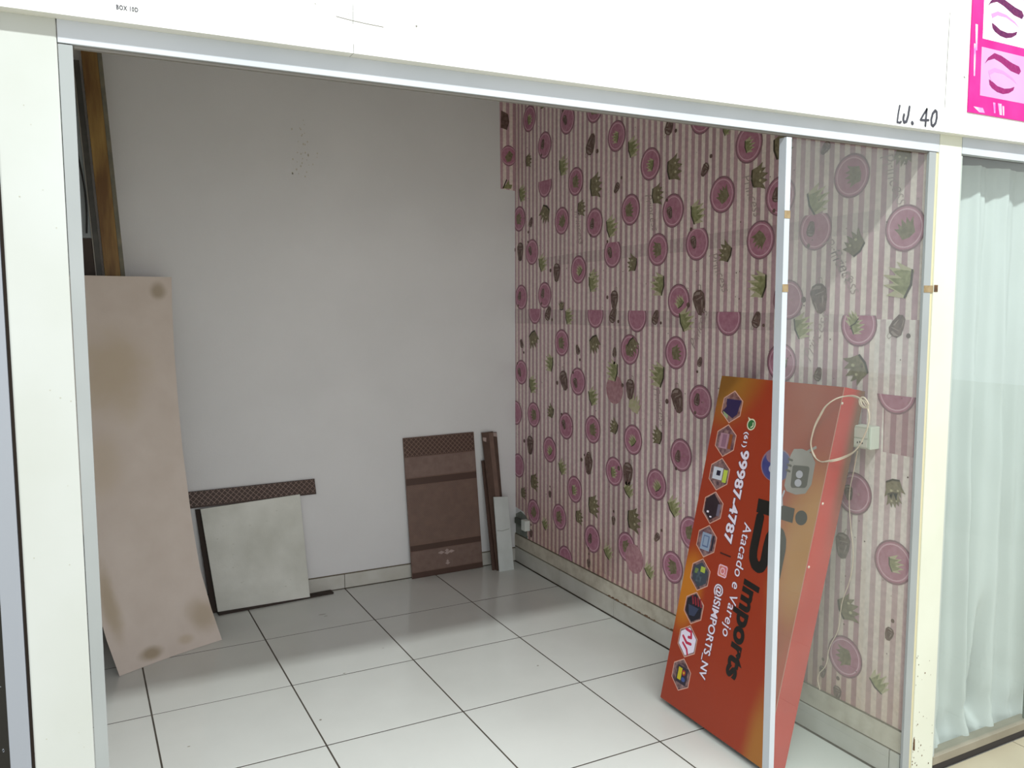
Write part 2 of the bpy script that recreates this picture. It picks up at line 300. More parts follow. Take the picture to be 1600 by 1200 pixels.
def sheet(name, pts, x, m, parent, th=TH, axis='x'):
    n = len(pts)
    if axis == 'x': vs = [(x, a, b) for a, b in pts] + [(x-th, a, b) for a, b in pts]
    else: vs = [(a, x, b) for a, b in pts] + [(a, x-th, b) for a, b in pts]
    fs = [list(range(n)), list(range(2*n-1, n-1, -1))] + [[i, i+n, (i+1) % n+n, (i+1) % n] for i in range(n)]
    o = mesh(name, vs, fs, m, parent)
    bm = bmesh.new(); bm.from_mesh(o.data); bmesh.ops.recalc_face_normals(bm, faces=bm.faces); bm.to_mesh(o.data); bm.free(); return o
y0w = YF+.016
box('wall_return', WX, .0415, YF+.0145, YF+.045, -.001, 2.087, m_wall, wr)
wp = sheet('wallpaper', [(y0w, .178), (2.60, .178), (2.615, .20), (2.61, .30), (2.66, .335), (2.765, .345), (2.765, 2.995), (y0w, 2.995)], WX, m_wp, wr)
sheet('wallpaper', [(-.090, 2.302), (WX-.001, 2.295), (WX-.001, 2.995), (-.096, 2.995)], YB, m_wp, wb, TH, 'y')
rnd = random.Random(5)
def wavy(y0, y1, zt0, zt1, zb0, zb1, n=14):
    top = [(y0+(y1-y0)*k/n, zt0+(zt1-zt0)*k/n+rnd.uniform(-.002, .002)) for k in range(n+1)]
    bot = [(y1+(y0-y1)*k/n, zb1+(zb0-zb1)*k/n+rnd.uniform(-.002, .002)) for k in range(n+1)]
    return top+bot
X1 = WX-TH
sheet('wallpaper_overlap', wavy(2.42, .15, 1.875, 1.926, 1.825, 1.855), X1, m_wp2, wr, .0006)
sheet('wallpaper_overlap', wavy(2.765, .15, 1.581, 1.577, 1.495, 1.514), X1, m_wp2, wr, .0006)
sheet('wallpaper_overlap', wavy(1.79, 1.51, 1.49, 1.49, .20, .20, 6), X1, stripe_mat('wallpaper_seam_stripes', WHT, PNK, True, .004, .88), wr, .0005)
sheet('wallpaper_overlap', [(y0w, .179), (.149, .179), (.152, 1.0), (.150, 1.49), (.155, 1.56), (y0w, 1.56)], X1, m_wp3, wr, .0006)  # sheet's paler colour also paints in the bright light edge behind the glass
sheet('wallpaper_overlap', [(.104, 1.305), (.10, 1.113), (y0w, 1.112), (y0w, 1.30)], X1-.0006, stripe_mat('wallpaper_patch_stripes', '#d0b5b6', '#b98e98', False, .03, .95), wr, .0005)
sheet('torn_paper_patch', [(2.61, .19), (2.60, .31), (2.70, .33), (2.764, .30), (2.764, .105), (2.65, .105)], WX, mat('bare_plaster', '#8f938c', .9, '#6d746e', 20), wr, .0004)

m_ring = mat('print_ring', '#8f6a74', .6, '#815e69', 60); m_ring2 = mat('print_ring_light', '#d3abb9', .6)
m_disc = mat('print_disc', '#a86c82', .6, '#b88396', 45); m_fade = mat('print_faded', '#a3727c', .6, '#b98f95', 50)
m_crown = mat('print_crown', '#6d6348', .6, '#8c8268', 70); m_green = mat('print_green', '#797a50', .6, '#9c9c72', 60); m_lgreen = mat('print_pale_green', '#b3b08a', .6, '#c0b49c', 60)
m_cup = mat('print_cup', '#56403a', .6, '#7a615a', 70); m_line = mat('print_line', '#94837c', .6); m_scr = mat('print_script', '#ab9895', .6); m_spot = mat('print_dot', '#5e4440', .6)
m_dk = mat('print_dark', '#3c3426', .6)
def wallfn(x, y, h): return (X1-.0012-h, -x, y)
P = Print(wallfn, 0.0, .0001)
LAY = [0]
def true_rot(rot, y):      # angles were read off the foreshortened wall: turn them into angles on the paper
    c = .80/(1+.55*max(y, 0)); return math.degrees(math.atan2(sin(radians(rot))/c, cos(radians(rot))))
def crown_b(p, y, z, rot, s, m, lay, det=True):
    rot = true_rot(rot, y)
    c, d = cos(radians(rot)), sin(radians(rot)); cx, cz = -y, z
    def tr(pts): return [(cx+(a*c-b*d)*s, cz+(a*d+b*c)*s) for a, b in pts]
    p.poly(tr([(-.42, -.48), (.0, -.56), (.42, -.46), (.5, .0), (.66, .36), (.5, .28), (.36, .16), (.27, .52), (.10, .20), (-.04, .58), (-.18, .2), (-.34, .46), (-.38, .14), (-.64, .28), (-.5, -.05)]), m, lay)
    if det:
        for a, b, r in ((-.22, .08, .07), (.18, .05, .085)):
            q = tr([(a, b)])[0]; p.ell(q[0], q[1], r*s, r*s*.8, m_lgreen, lay+.3, 8)
        p.poly(tr([(-.42, -.48), (0, -.56), (.42, -.46), (.43, -.36), (0, -.46), (-.43, -.38)]), m_dk, lay+.2)
def crown_g(p, y, z, rot, s, lay, mm=None):
    rot = true_rot(rot, y)
    c, d = cos(radians(rot)), sin(radians(rot)); cx, cz = -y, z
    def tr(pts): return [(cx+(a*c-b*d)*s, cz+(a*d+b*c)*s) for a, b in pts]
    p.poly(tr([(-.5, -.42), (.5, -.42), (.62, .35), (.42, .1), (.36, .62), (.16, .2), (.05, .75), (-.12, .22), (-.3, .64), (-.36, .12), (-.62, .4)]), m_lgreen, lay)
    p.poly(tr([(-.46, -.42), (.46, -.42), (.4, .08), (.26, .38), (.12, -.02), (0, .5), (-.14, 0), (-.27, .36), (-.34, .02)]), mm or m_green, lay+.2)
    p.poly(tr([(-.52, -.38), (0, -.5), (.52, -.38), (.52, -.3), (0, -.40), (-.5, -.3)]), m_dk if not mm else mm, lay+.3)
def cup(p, y, z, rot, s, lay):
    rot = true_rot(rot, y)
    c, d = cos(radians(rot)), sin(radians(rot)); cx, cz = -y, z
    def tr(pts): return [(cx+(a*c-b*d)*s, cz+(a*d+b*c)*s) for a, b in pts]
    p.poly(tr([(-.2, -.42), (-.05, -.5), (.14, -.44), (.27, -.1), (.31, .2), (.2, .38), (0, .44), (-.2, .4), (-.33, .22), (-.3, -.1)]), m_cup, lay)
    p.line(tr([(-.14, .12), (.2, .14)]), .03*s, m_line, lay+.2, caps=False)
    p.line(tr([(-.2, -.1), (-.16, -.36)]), .03*s, m_line, lay+.2, caps=False)
    p.poly(tr([(-.24, .3), (-.05, .38), (.15, .32), (.1, .24), (-.1, .28)]), m_line, lay+.25)
    p.poly(tr([(.04, -.3), (.14, -.1), (.18, .04), (.1, .02)]), m_line, lay+.25)
    if s > .07:
        p.line(tr([(.02, .42), (.1, .6), (.22, .55), (.2, .4)]), .02*s, m_line, lay+.2, caps=False)
        q = tr([(-.62, .1)])[0]; p.ell(q[0], q[1], .1*s, .1*s, m_cup, lay, 8)
    else:
        q = tr([(0, .95)])[0]; p.ell(q[0], q[1], .14*s, .14*s, m_cup, lay, 7)
k = 0
seen = []
for (y, z, kd, cl) in CIRC:
    if any(abs(y-a)+abs(z-b) < .05 for a, b in seen): continue
    seen.append((y, z))
    if z > 2.95 or y < y0w: continue
    y = max(y, y0w+.001); k += 1; L = 1.3*(k % 6)
    f = []
    if cl != 9:
        f.append(clip_half(1, z+cl, True))
    def cc(pts, f=f):
        pts = clip_half(0, -y0w-.0005, True)(pts); pts = clip_half(0, -2.764, False)(pts); pts = clip_half(1, .179, False)(pts)
        for g in f: pts = g(pts)
        return pts
    h = -y
    if kd == 'f':
        P.ell(h, z, .074, .074, m_fade, L, clip=cc); continue
    P.ell(h, z, .076, .076, m_ring, L, clip=cc); P.ell(h, z, .0695, .0695, m_disc, L+.3, clip=cc)
    P.ell(h, z, .064, .064, m_ring2, L+.6, clip=cc); P.ell(h, z, .0595, .0595, m_disc, L+.9, clip=cc)
    if (cl == 9 or cl > .03) and y > .02 and y < 2.72 and z > .25:
        if kd == 'b': crown_b(P, y+rnd.uniform(-.008, .008), z, rnd.choice((20, 150, -70, 100)), .062, m_crown, L+1.1, False)
        elif kd == 'g': crown_g(P, y+rnd.uniform(-.01, .01), z-.005, rnd.choice((60, -70, 20)), .05, L+1.1)
        else: cup(P, y+.022, z+rnd.uniform(-.01, .01), rnd.choice((10, 175)), .062, L+1.1); P.ell(h+.02, z, .006, .006, m_fade, L+1.1, 7)
L = 8.6; kk = 0
seen = []
for (y, z, kd, rot, s) in CROWN:
    if any(abs(y-a)+abs(z-b) < .03 for a, b in seen): continue
    seen.append((y, z)); y = max(y, .05) if y > .02 else y
    if y > 2.76 or y < y0w+.04: continue
    kk += 1; L = 8.8+.6*(kk % 3)
    if kd == 'b': crown_b(P, y, z, rot, s*.92, m_crown, L)
    elif kd == 'g': crown_g(P, y, z, rot, s*1.0, L)
    else: crown_g(P, y, z, rot, s, L, m_lgreen)
seen = []
for (y, z, rot, s) in CUP:
    if any(abs(y-a)+abs(z-b) < .03 for a, b in seen): continue
    seen.append((y, z)); y = max(y, .045) if y > .02 else y
    if y > 2.74 or y < y0w+.03: continue
    kk += 1; L = 8.8+.6*(kk % 3); cup(P, y, z, rot, s*1.15, L)
for (y, z, r) in SCRIPT:
    if y < .09: continue
    a = radians(r); wd = .19
    P.text('Princess', -y-cos(a)*wd/2, z-sin(a)*wd/2, wd, .05, m_scr, 11.5, rot=a, shear=.5, bold=-.012)
for i in range(330):
    y = rnd.uniform(.0, 2.74); z = rnd.uniform(.3, 2.9); r = rnd.uniform(.0012, .0034); P.ell(-y, z, r, r, m_spot if rnd.random() < .7 else m_line, 11.2, 6)
P.build('printed_motifs', wr)
# the return onto the back wall carries print too
P = Print(lambda x, y, h: (x, YB-TH-.0006-h, y), 0, .00003)
for m, r, l in ((m_ring, .062, 0), (m_disc, .056, 1), (m_ring2, .051, 2), (m_disc, .048, 3)): P.ell(-.035, 2.50, min(r, .05), r, m, l)
def bk(pts): return pts
P.poly([(-.06, 2.49), (-.03, 2.53), (-.005, 2.51), (-.02, 2.47), (-.045, 2.46)], m_crown, 5)
P.poly([(-.088, 2.66), (-.045, 2.65), (-.03, 2.70), (-.04, 2.745), (-.085, 2.76)], m_cup, 5)
P.poly([(-.075, 2.305), (-.02, 2.305), (-.01, 2.33), (-.03, 2.33), (-.035, 2.36), (-.05, 2.335)], m_green, 5)
P.poly([(-.078, 2.305), (-.07, 2.303), (-.045, 2.357), (-.052, 2.36)], m_dk, 6)
P.build('printed_motifs', wb)

# dirt marks on the plain wall
P = Print(lambda x, y, h: (x, YB-.0006-h, y), 0, .0002)
m_mk = mat('wall_scuff', '#cbc7bb', .9)
for i in range(34):
    x = rnd.gauss(-1.28, .035); z = 2.42+rnd.gauss(0, .09); r = rnd.uniform(.002, .005); P.ell(x, z, r, r*1.4, m_mk, 0, 6)
P.build('scuff_marks', wb)['kind'] = 'stuff'

# ================================================================ shop front
ff = tag(empty('wall_front', (-1.2, YF, 2.13)), kind='structure')
FY = -.065
def fz_(x): return 2.129+(x+2.4)*.0058      # lower edge of the fascia, slightly out of level
def fpanel(x0, x1):
    V = [(x0, FY, fz_(x0)), (x1, FY, fz_(x1)), (x1, FY, 2.98), (x0, FY, 2.98), (x0, FY+.03, fz_(x0)), (x1, FY+.03, fz_(x1)), (x1, FY+.03, 2.98), (x0, FY+.03, 2.98)]
    mesh('panel', V, [(0, 1, 2, 3), (5, 4, 7, 6), (4, 5, 1, 0), (3, 2, 6, 7), (1, 5, 6, 2), (4, 0, 3, 7)], m_fascia, ff)
xs = [-4.0, -2.52, -1.865, -.838, .015, 1.3, 2.6]
for a, b in zip(xs, xs[1:]): fpanel(a+.0007, b-.0007)
box('backing', -4.0, 2.6, YF+.024, YF+.05, 2.130, ZC, mat('backing_board', '#d0cdc8', .8), ff)
def fasc(x, y, h): return (x, FY-.0004-h, y)
P = Print(fasc, 0, .0002)
m_ink = mat('marker_ink', '#26262e', .5, '#3a3a46', 90)
kf = 1.735/1.77
def q2(u, v):   # crop of the handwriting -> fascia metres
    x = -.1915+(u-190)/1060*.205*.96; z = 2.200-(v-340)*.0001255+(u-190)*.0000205; return (x*1.0, z)
def stroke(pp, wd=.0055): P.line([q2(*a) for a in pp], wd*1.5, m_ink, 1)
stroke([(190, 340), (160, 540), (145, 720), (215, 735), (235, 710)], .0048)
stroke([(300, 550), (285, 650), (310, 730), (365, 710), (400, 580), (425, 370)], .0062)
stroke([(505, 745), (512, 755)], .0085)
stroke([(850, 430), (770, 560), (705, 680), (800, 690), (905, 690)], .0050)
stroke([(850, 430), (840, 600), (832, 820)], .0060)
stroke([(1060, 465), (1000, 540), (970, 680), (985, 800), (1025, 835), (1085, 760), (1110, 620), (1100, 500), (1060, 465)], .0062)
P.text('BOX 10D', -2.3085, 2.1515, .0365, .0078, m_ink, 1, bold=.035, space=1.15)
m_st = mat('fascia_stain', '#c9c9c2', .8); m_st2 = mat('fascia_speck', '#6d6a63', .8)
for i in range(26):
    x = -2.02+rnd.random()*.33; z = 2.205+rnd.uniform(-.004, .010)+(-x-1.7)*.03; r = rnd.uniform(.0008, .002); P.ell(x, z, r*2, r, m_st, 0, 6)
P.line([(-1.90, 2.200), (-1.87, 2.197), (-1.84, 2.195), (-1.80, 2.1935)], .0016, m_st2, 0); P.ell(-1.726, 2.206, .0022, .0024, m_st2, 0, 7)
P.line([(-1.865, 2.15), (-1.865, 2.19)], .0012, m_st, 0, caps=False); P.line([(-.838, 2.22), (-.838, 2.35)], .0014, m_st, 0, caps=False)
P.line([(.0145, 2.215), (.016, 2.32), (.019, 2.50)], .0024, m_st2, 0, caps=False); P.ell(.103, 2.318, .004, .004, m_st2, 0, 9); P.ell(.1045, 2.319, .0022, .0022, m_st, 1, 7)
P.build('lettering', ff)

# posts
def post(x0, x1, n):
    o = box(n, x0, x1, YF, YF+.11, 0, 2.160, m_post, None, .003); tag(o, kind='structure'); return o
p1 = post(-2.508, -2.407, 'trim_1')
p2 = box('trim_2', .042, .152, YF, YF+.044, 0, 2.160, mat('post_paint_cream', '#cfd2c4', .5, '#c6c8b8', 3, 6), None, .003); tag(p2, kind='structure')
P = Print(lambda x, y, h: (x, YF-.0004-h, y), 0, .0002)
m_rust = mat('rust', '#6b4a2c', .9, '#3a2a1c', 60); m_tape = mat('old_tape', '#93805f', .7, '#7f6a48', 70)
for i in range(46):
    z = .02+rnd.random()**2*.42; x = .044+rnd.random()**3*.1; r = rnd.uniform(.0008, .0026); P.ell(x, z, r, r*1.3, m_rust, 0, 6)
P.poly([(.043, .11), (.054, .105), (.052, .145), (.045, .155)], m_rust, 1)
P.build('rust_spots', p2)['kind'] = 'stuff'
P = Print(lambda x, y, h: (x, YF-.0004-h, y), 0, .0002)
for i in range(16):
    P.ell(-2.5+rnd.random()*.09, .2+rnd.random()*1.8, rnd.uniform(.0006, .0014), .001, mat('post_speck', '#a8a696', .8), 0, 6)
P.build('specks', p1)['kind'] = 'stuff'

# main shop front glazing: track, jambs, glass panel
w1 = tag(empty('window_1', (-1.2, YF, 0)), kind='structure')
tr = box('track', -2.406, .040, YF, YF+.020, 2.088, 2.160, m_alu, w1, .001)
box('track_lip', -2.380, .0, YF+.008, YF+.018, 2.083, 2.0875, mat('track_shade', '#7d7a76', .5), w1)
box('jamb', -2.406, -2.382, YF+.002, YF+.04, 0, 2.0865, mat('jamb_aluminium', '#969b9c', .35, '#8e9394', 4), w1, .001)
box('jamb', -.003, .030, YF+.002, YF+.012, 0, 2.0865, MATS['jamb_aluminium'], w1, .001)
box('jamb_bead', .0305, .0418, YF+.004, YF+.012, 0, 2.087, mat('yellowed_sealant', '#c2bb9a', .8), w1)
box('track', -2.406, .040, YF, YF+.045, -.004, .012, m_alu, w1, .001)
mu = box('mullion', -.612, -.592, YF+.002, YF+.030, .013, 2.0785, m_alu, w1, .0008)
for z, x0, x1, yy in ((1.865, -.613, -.591, YF+.0015), (1.658, -.613, -.591, YF+.0015)):
    box('tape', x0, x1, yy-.0006, yy, z-.011, z+.011, m_tape, w1)
box('tape', -.002, .0415, YF+.0008, YF+.0018, 1.648, 1.670, m_tape, w1)
box('tape', .0445, .062, YF-.0012, YF-.0002, 1.650, 1.672, m_rust, w1)
g_clear = glass_mat('window_glass', (.93, .95, .94, 1), 1.5, .03)
box('pane', -.5915, -.0035, YF+.012, YF+.020, .013, 2.0785, g_clear, w1)

# right neighbour
w2 = tag(empty('window_2', (.8, YF, 0)), kind='structure')
box('track', .153, 2.5, YF, YF+.022, 2.092, 2.160, m_alu, w2, .001)
box('jamb', .153, .162, YF+.004, YF+.04, .05, 2.086, mat('grey_seal', '#a9b0ac', .6), w2)
box('sill', .153, 2.5, YF, YF+.05, .024, .054, mat('sill_aluminium', '#7d7666', .4, '#8c8575', 9, 4), w2, .002)
box('sill_gap', .153, 2.5, YF+.002, YF+.05, -.002, .0235, m_dark, w2)
box('pane', .163, .703, YF+.012, YF+.018, .053, 2.086, glass_mat('shop_glass', (.93, .955, .95, 1), 1.5, .02), w2)
box('pane', .708, 1.6, YF+.024, YF+.030, .053, 2.086, bpy.data.materials['shop_glass'], w2)
box('pane_edge', .7032, .7075, YF+.012, YF+.026, .053, 2.086, mat('pane_edge', '#3c5248', .3), w2)
# left neighbour: aluminium strip and dark pane
w3 = tag(empty('window_3', (-2.8, YF, 0)), kind='structure')
box('jamb', -2.548, -2.514, YF, YF+.04, 0, 2.12, mat('grey_aluminium', '#8d929b', .4), w3, .001)
m_blk = mat('dark_pane', '#06080c', .2)
box('pane', -4.0, -2.549, YF+.015, YF+.021, 0, 2.12, m_blk, w3)
P = Print(lambda x, y, h: (x, YF+.0148-h, y), 0, .0002)
for i in range(40): P.ell(-2.6+rnd.random()*.05, .4+rnd.random()*.8, rnd.uniform(.0006, .0016), rnd.uniform(.001, .003), mat('pane_fleck', '#8c929c', .6), 0, 6)
P.build('flecks', w3)['kind'] = 'stuff'
box('shadow_gap', -2.514, -2.508, YF+.02, YF+.05, 0, 2.12, mat('brown_gap', '#4a3f38', .9), w3)
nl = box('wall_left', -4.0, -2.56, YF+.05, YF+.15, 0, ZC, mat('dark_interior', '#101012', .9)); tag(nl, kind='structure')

# ================================================================ curtain next door
cx0, cx1 = .164, 1.7; nx, nz = 300, 70
V = []; F = []
def cwave(x, z):
    t = (x-cx0); s = 1-z/2.07
    ph = 1.6*sin(t*7.0+.9*s)+1.1*sin(z*1.1+t*4)+2.2*noise.noise(Vector((t*3, z*.5, 7)))
    a = (.016+.028*s)*(.6+.8*abs(noise.noise(Vector((t*6, z*.6, 2)))))
    y = .072-.022*s+a*sin(t*44+ph)+.007*sin(t*121+2*ph+1)*(.5+s)+.005*noise.noise(Vector((t*14, z*5, 0)))
    low = max(0, (.32-z)/.32)
    g = abs(x-.50-.05*(z-.2)); y += .10*max(0, 1-g/.022)*max(0, min(1, (.55-z)/.35))*max(0, min(1, (z-.09)/.05))
    y += .05*low**1.5*noise.noise(Vector((t*13, z*8, 3)))+.012*low*noise.noise(Vector((t*40, z*30, 4)))
    return max(y, YF+.036)
for j in range(nz+1):
    z = 2.085-(2.075)*j/nz
    for i in range(nx+1):
        x = cx0+(cx1-cx0)*i/nx
        hem = max(0, .10-z)/.10
        xo = x+.012*sin(z*3+x*20)*(1-z/2.1)
        V.append((max(xo, .1635), max(YF+.036, cwave(x, z)-.03*hem), z+.035*hem*noise.noise(Vector((x*11, 0, 5)))+.004*hem))
for j in range(nz):
    for i in range(nx):
        a = j*(nx+1)+i; F.append((a, a+1, a+nx+2, a+nx+1))
cm = bpy.data.materials.new('sheer_curtain'); cm.use_nodes = True; nt = cm.node_tree; p = nt.nodes['Principled BSDF']
p.inputs['Base Color'].default_value = lin('#d9dedc'); p.inputs['Roughness'].default_value = .9
tb = nt.nodes.new('ShaderNodeBsdfTranslucent'); tb.inputs[0].default_value = lin('#d9dedc'); mx = nt.nodes.new('ShaderNodeMixShader'); mx.inputs[0].default_value = .25
nt.links.new(p.outputs[0], mx.inputs[1]); nt.links.new(tb.outputs[0], mx.inputs[2]); nt.links.new(mx.outputs[0], nt.nodes['Material Output'].inputs[0])
cu = mesh('curtain', V, F, cm, None, True)
tag(cu, 'long white sheer curtain in folds behind the glass of the shop on the right', 'curtain')

# ================================================================ pink poster on the fascia
pk = tag(empty('poster', (.5, FY, 2.2)), 'pink poster with closed eyes and brows stuck on the white fascia at top right', 'poster')
s_ = .98
def pfn(x, y, h):
    X = -2.406+(x+2.406)*s_; Z = 1.617+(y-1.617)*s_; return (X, FY-.004-h, Z)
V = [pfn(.174, 2.225, -.0035), (.98, FY-.0005, 2.21), (.98, FY-.0005, 2.95), pfn(.170, 2.95, -.0035), pfn(.174, 2.225, 0), (.98, FY-.004, 2.21), (.98, FY-.004, 2.95), pfn(.170, 2.95, 0)]
m_pink = mat('poster_pink', '#c01278', .5, '#c62c86', 9, 4, spec=.15)
mesh('backing_sheet', V, [(4, 5, 6, 7), (3, 2, 1, 0), (0, 1, 5, 4), (7, 6, 2, 3), (0, 4, 7, 3), (1, 2, 6, 5)], m_pink, pk)
P = Print(pfn, .0003, .0001)
m_pw = mat('poster_white', '#fbf0fb', .4); m_pl = mat('poster_lilac', '#b98cbc', .5, '#c09ac0', 5, spec=.15); m_br = mat('poster_brow', '#4c1046', .5, '#66204e', 120, spec=.15); m_br2 = mat('poster_brow_pink', '#7c1458', .5, '#8c2464', 120, spec=.15)
m_lid = mat('poster_lid', '#b880b4', .4); m_sk = mat('poster_gloss', '#f9c8de', .4, '#f26ab8', 25)
for col in range(2):
    for row in range(3):
        dx = col*.30; dz = row*.178
        lil = (row+col) % 2 == 0
        P.poly([(.230+dx, 2.283+dz), (.505+dx, 2.281+dz), (.500+dx, 2.432+dz), (.227+dx, 2.435+dz)], m_pl if lil else m_pw, 0)
        def E(pts): return [(a+dx, b+dz) for a, b in pts]
        mb = m_br2 if lil else m_br
        P.poly(E([(.246, 2.384), (.262, 2.405), (.294, 2.424), (.330, 2.420), (.390, 2.404), (.428, 2.398), (.440, 2.384), (.430, 2.372), (.385, 2.378), (.330, 2.398), (.294, 2.406), (.262, 2.396)]), mb, 2)
        P.poly(E([(.266, 2.365), (.30, 2.378), (.345, 2.374), (.395, 2.358), (.425, 2.338), (.39, 2.352), (.345, 2.364), (.30, 2.364), (.275, 2.352)]), m_lid, 2)
        P.poly(E([(.272, 2.338), (.288, 2.334), (.318, 2.322), (.355, 2.318), (.385, 2.322), (.409, 2.330), (.404, 2.318), (.380, 2.306), (.350, 2.300), (.318, 2.303), (.290, 2.312), (.276, 2.322)]), mb, 3)
        P.line(E([(.268, 2.362), (.278, 2.345), (.286, 2.333)]), .0025, m_lid, 3, caps=False)
for (a, b, c, d) in ((.19, 2.50, .205, 2.42), (.187, 2.44, .20, 2.34), (.30, 2.268, .315, 2.235), (.325, 2.268, .350, 2.232), (.35, 2.262, .362, 2.232), (.20, 2.245, .26, 2.230)):
    P.poly([(a, b), (a+(c-a)*.8, b), (c, d), (a+(c-a)*.5, d)], m_sk, 1)
P.build('printed_face', pk)

# ================================================================ leaning white board
bt = tag(empty('board', (-2.06, 2.2, 0)), 'tall warped off-white board leaning in the left corner behind the door jamb', 'board')
m_board = mat('board_face', '#d6cbc2', .7, '#c0b09c', 2.4, 5, .15, 60, lo=.45, hi=.80)
BR = [(-1.837, 2.317, 0)]
N_ = 14; V = []
edge = [(-1.8364, 2.3170, 0.0002), (-1.8770, 2.3450, 0.1576), (-1.9148, 2.3850, 0.3421), (-1.9294, 2.4150, 0.4785), (-1.9412, 2.4450, 0.6151), (-1.9613, 2.5000, 0.9219), (-1.9692, 2.5350, 1.1532), (-1.9735, 2.5700, 1.4006), (-1.9715, 2.6000, 1.6020), (-1.9668, 2.6200, 1.7481)]      # the curved right edge, from the floor up
rows = []
for k, q in enumerate(edge):
    R = Vector(q); t = R.z/1.75
    dvec = Vector((-.459, -.207, 0)).lerp(Vector((-.478, -.150, 0)), min(1, t)); rows.append((R, dvec))
rows[0][0].z = max(0.001, rows[0][0].z)
nrm = Vector((.25, -.9, .1)).normalized()*.009
V = []; F = []; nc = 8
for s in (0, 1):
    for R, dv in rows:
        for c in range(nc+1):
            q = R+dv*(c/nc)+Vector((0, .012*sin(pi*c/nc), 0)); V.append(q - nrm*(s-1)*0 + (Vector((0, .009, 0)) if s else Vector()))
nr_ = len(rows); off = nr_*(nc+1)
for a in range(nr_-1):
    for c in range(nc):
        i = a*(nc+1)+c; F.append((i, i+nc+1, i+nc+2, i+1)); F.append((off+i+1, off+i+nc+2, off+i+nc+1, off+i))
for c in range(nc):
    F.append((c, c+1, off+c+1, off+c)); i = (nr_-1)*(nc+1)+c; F.append((i+1, i, off+i, off+i+1))
for a in range(nr_-1):
    i = a*(nc+1); F.append((i, off+i, off+i+nc+1, i+nc+1)); i += nc; F.append((i+nc+1, off+i+nc+1, off+i, i))
bo = mesh('panel', V, F, m_board, bt)
bm = bmesh.new(); bm.from_mesh(bo.data); bmesh.ops.recalc_face_normals(bm, faces=bm.faces); bm.to_mesh(bo.data); bm.free()
uvl = bo.data.uv_layers.new(name='UVMap')
for lpp in bo.data.loops:
    vi = lpp.vertex_index % off; uvl.data[lpp.index].uv = (.5*(vi % (nc+1))/nc, rows[vi//(nc+1)][0].z)
m_board = blob_mat('board_stained', '#dfd4cb', [(.07, 1.68, .05, .05, '#ab9c88', .9), (.30, 1.30, .22, .25, '#c3b298', .7), (.05, .14, .10, .10, '#b5a58f', .8), (.17, .055, .05, .03, '#c3b29b', .7), (.34, .045, .07, .035, '#a79780', .95), (.45, .30, .05, .22, '#b6a58c', .8), (.38, .9, .12, .2, '#cbbba6', .6)], .7, 7, '#cdbfb4')
bo.data.materials[0] = m_board

# ================================================================ beam and metal frame behind the board
bmx = tag(empty('beam', (-2.13, 2.56, 0)), 'long orange-varnished timber beam leaning behind the off-white board', 'beam')
m_wood = mat('varnished_wood', '#6c4a20', .55, '#a58446', 3, 8, .2, 60, stretch=(9, 9, .8)); m_mort = mat('mortar_grey', '#6f6d62', .9, '#857f6c', 20)
def lean(name, x, z0, z1, w0, w1, y0, dyz, th, m, par, dx=-.053):
    """board of width w0..w1 offsets about axis x + dx*z, going from z0 to z1"""
    b = Vector((x+dx*z0, y0+dyz*z0, z0)); up = Vector((dx, dyz, 1))*(z1-z0)
    return frame_box(name, b+Vector((w0, 0, 0)), Vector((w1-w0, 0, 0)), up, Vector((0, th, 0)), m, par, .001)
lean('timber', -2.120, 0.0, 2.93, -.045, .022, 2.565, .040, .03, m_wood, bmx)
lean('mortar_edge', -2.120, 0.0, 2.93, .0225, .042, 2.568, .040, .03, m_mort, bmx)
mf = tag(empty('metal_frame', (-2.24, 2.6, 0)), 'narrow dark metal frame with a glass strip beside the orange beam', 'frame')
m_met = mat('dark_metal', '#42413d', .5, '#53514a', 12); m_met2 = mat('bright_metal_edge', '#b5b0a6', .35)
lean('stile', -2.125, 0.0, 2.75, -.074, -.050, 2.60, .038, .022, m_met, mf)
lean('bead', -2.125, 0.0, 2.75, -.0785, -.0745, 2.604, .038, .012, m_met2, mf)
lean('pane', -2.125, 1.93, 2.75, -.145, -.079, 2.612, .038, .008, mat('grey_pane', '#8f9699', .25), mf)
lean('lower_panel', -2.125, 0.0, 1.927, -.145, -.079, 2.612, .038, .010, mat('dark_brown_panel', '#3a2c22', .6), mf)
lean('stile', -2.125, 0.0, 2.75, -.17, -.1455, 2.60, .038, .022, m_met, mf)
cb = []
for k in range(7):
    z = 1.95+k*.1; cb.append((-2.125-.053*z-.098+.012*sin(k*.9), 2.590+.038*z, z))
tube('sealing_strip', cb, .004, mat('black_rubber', '#1d1c1b', .6), mf)

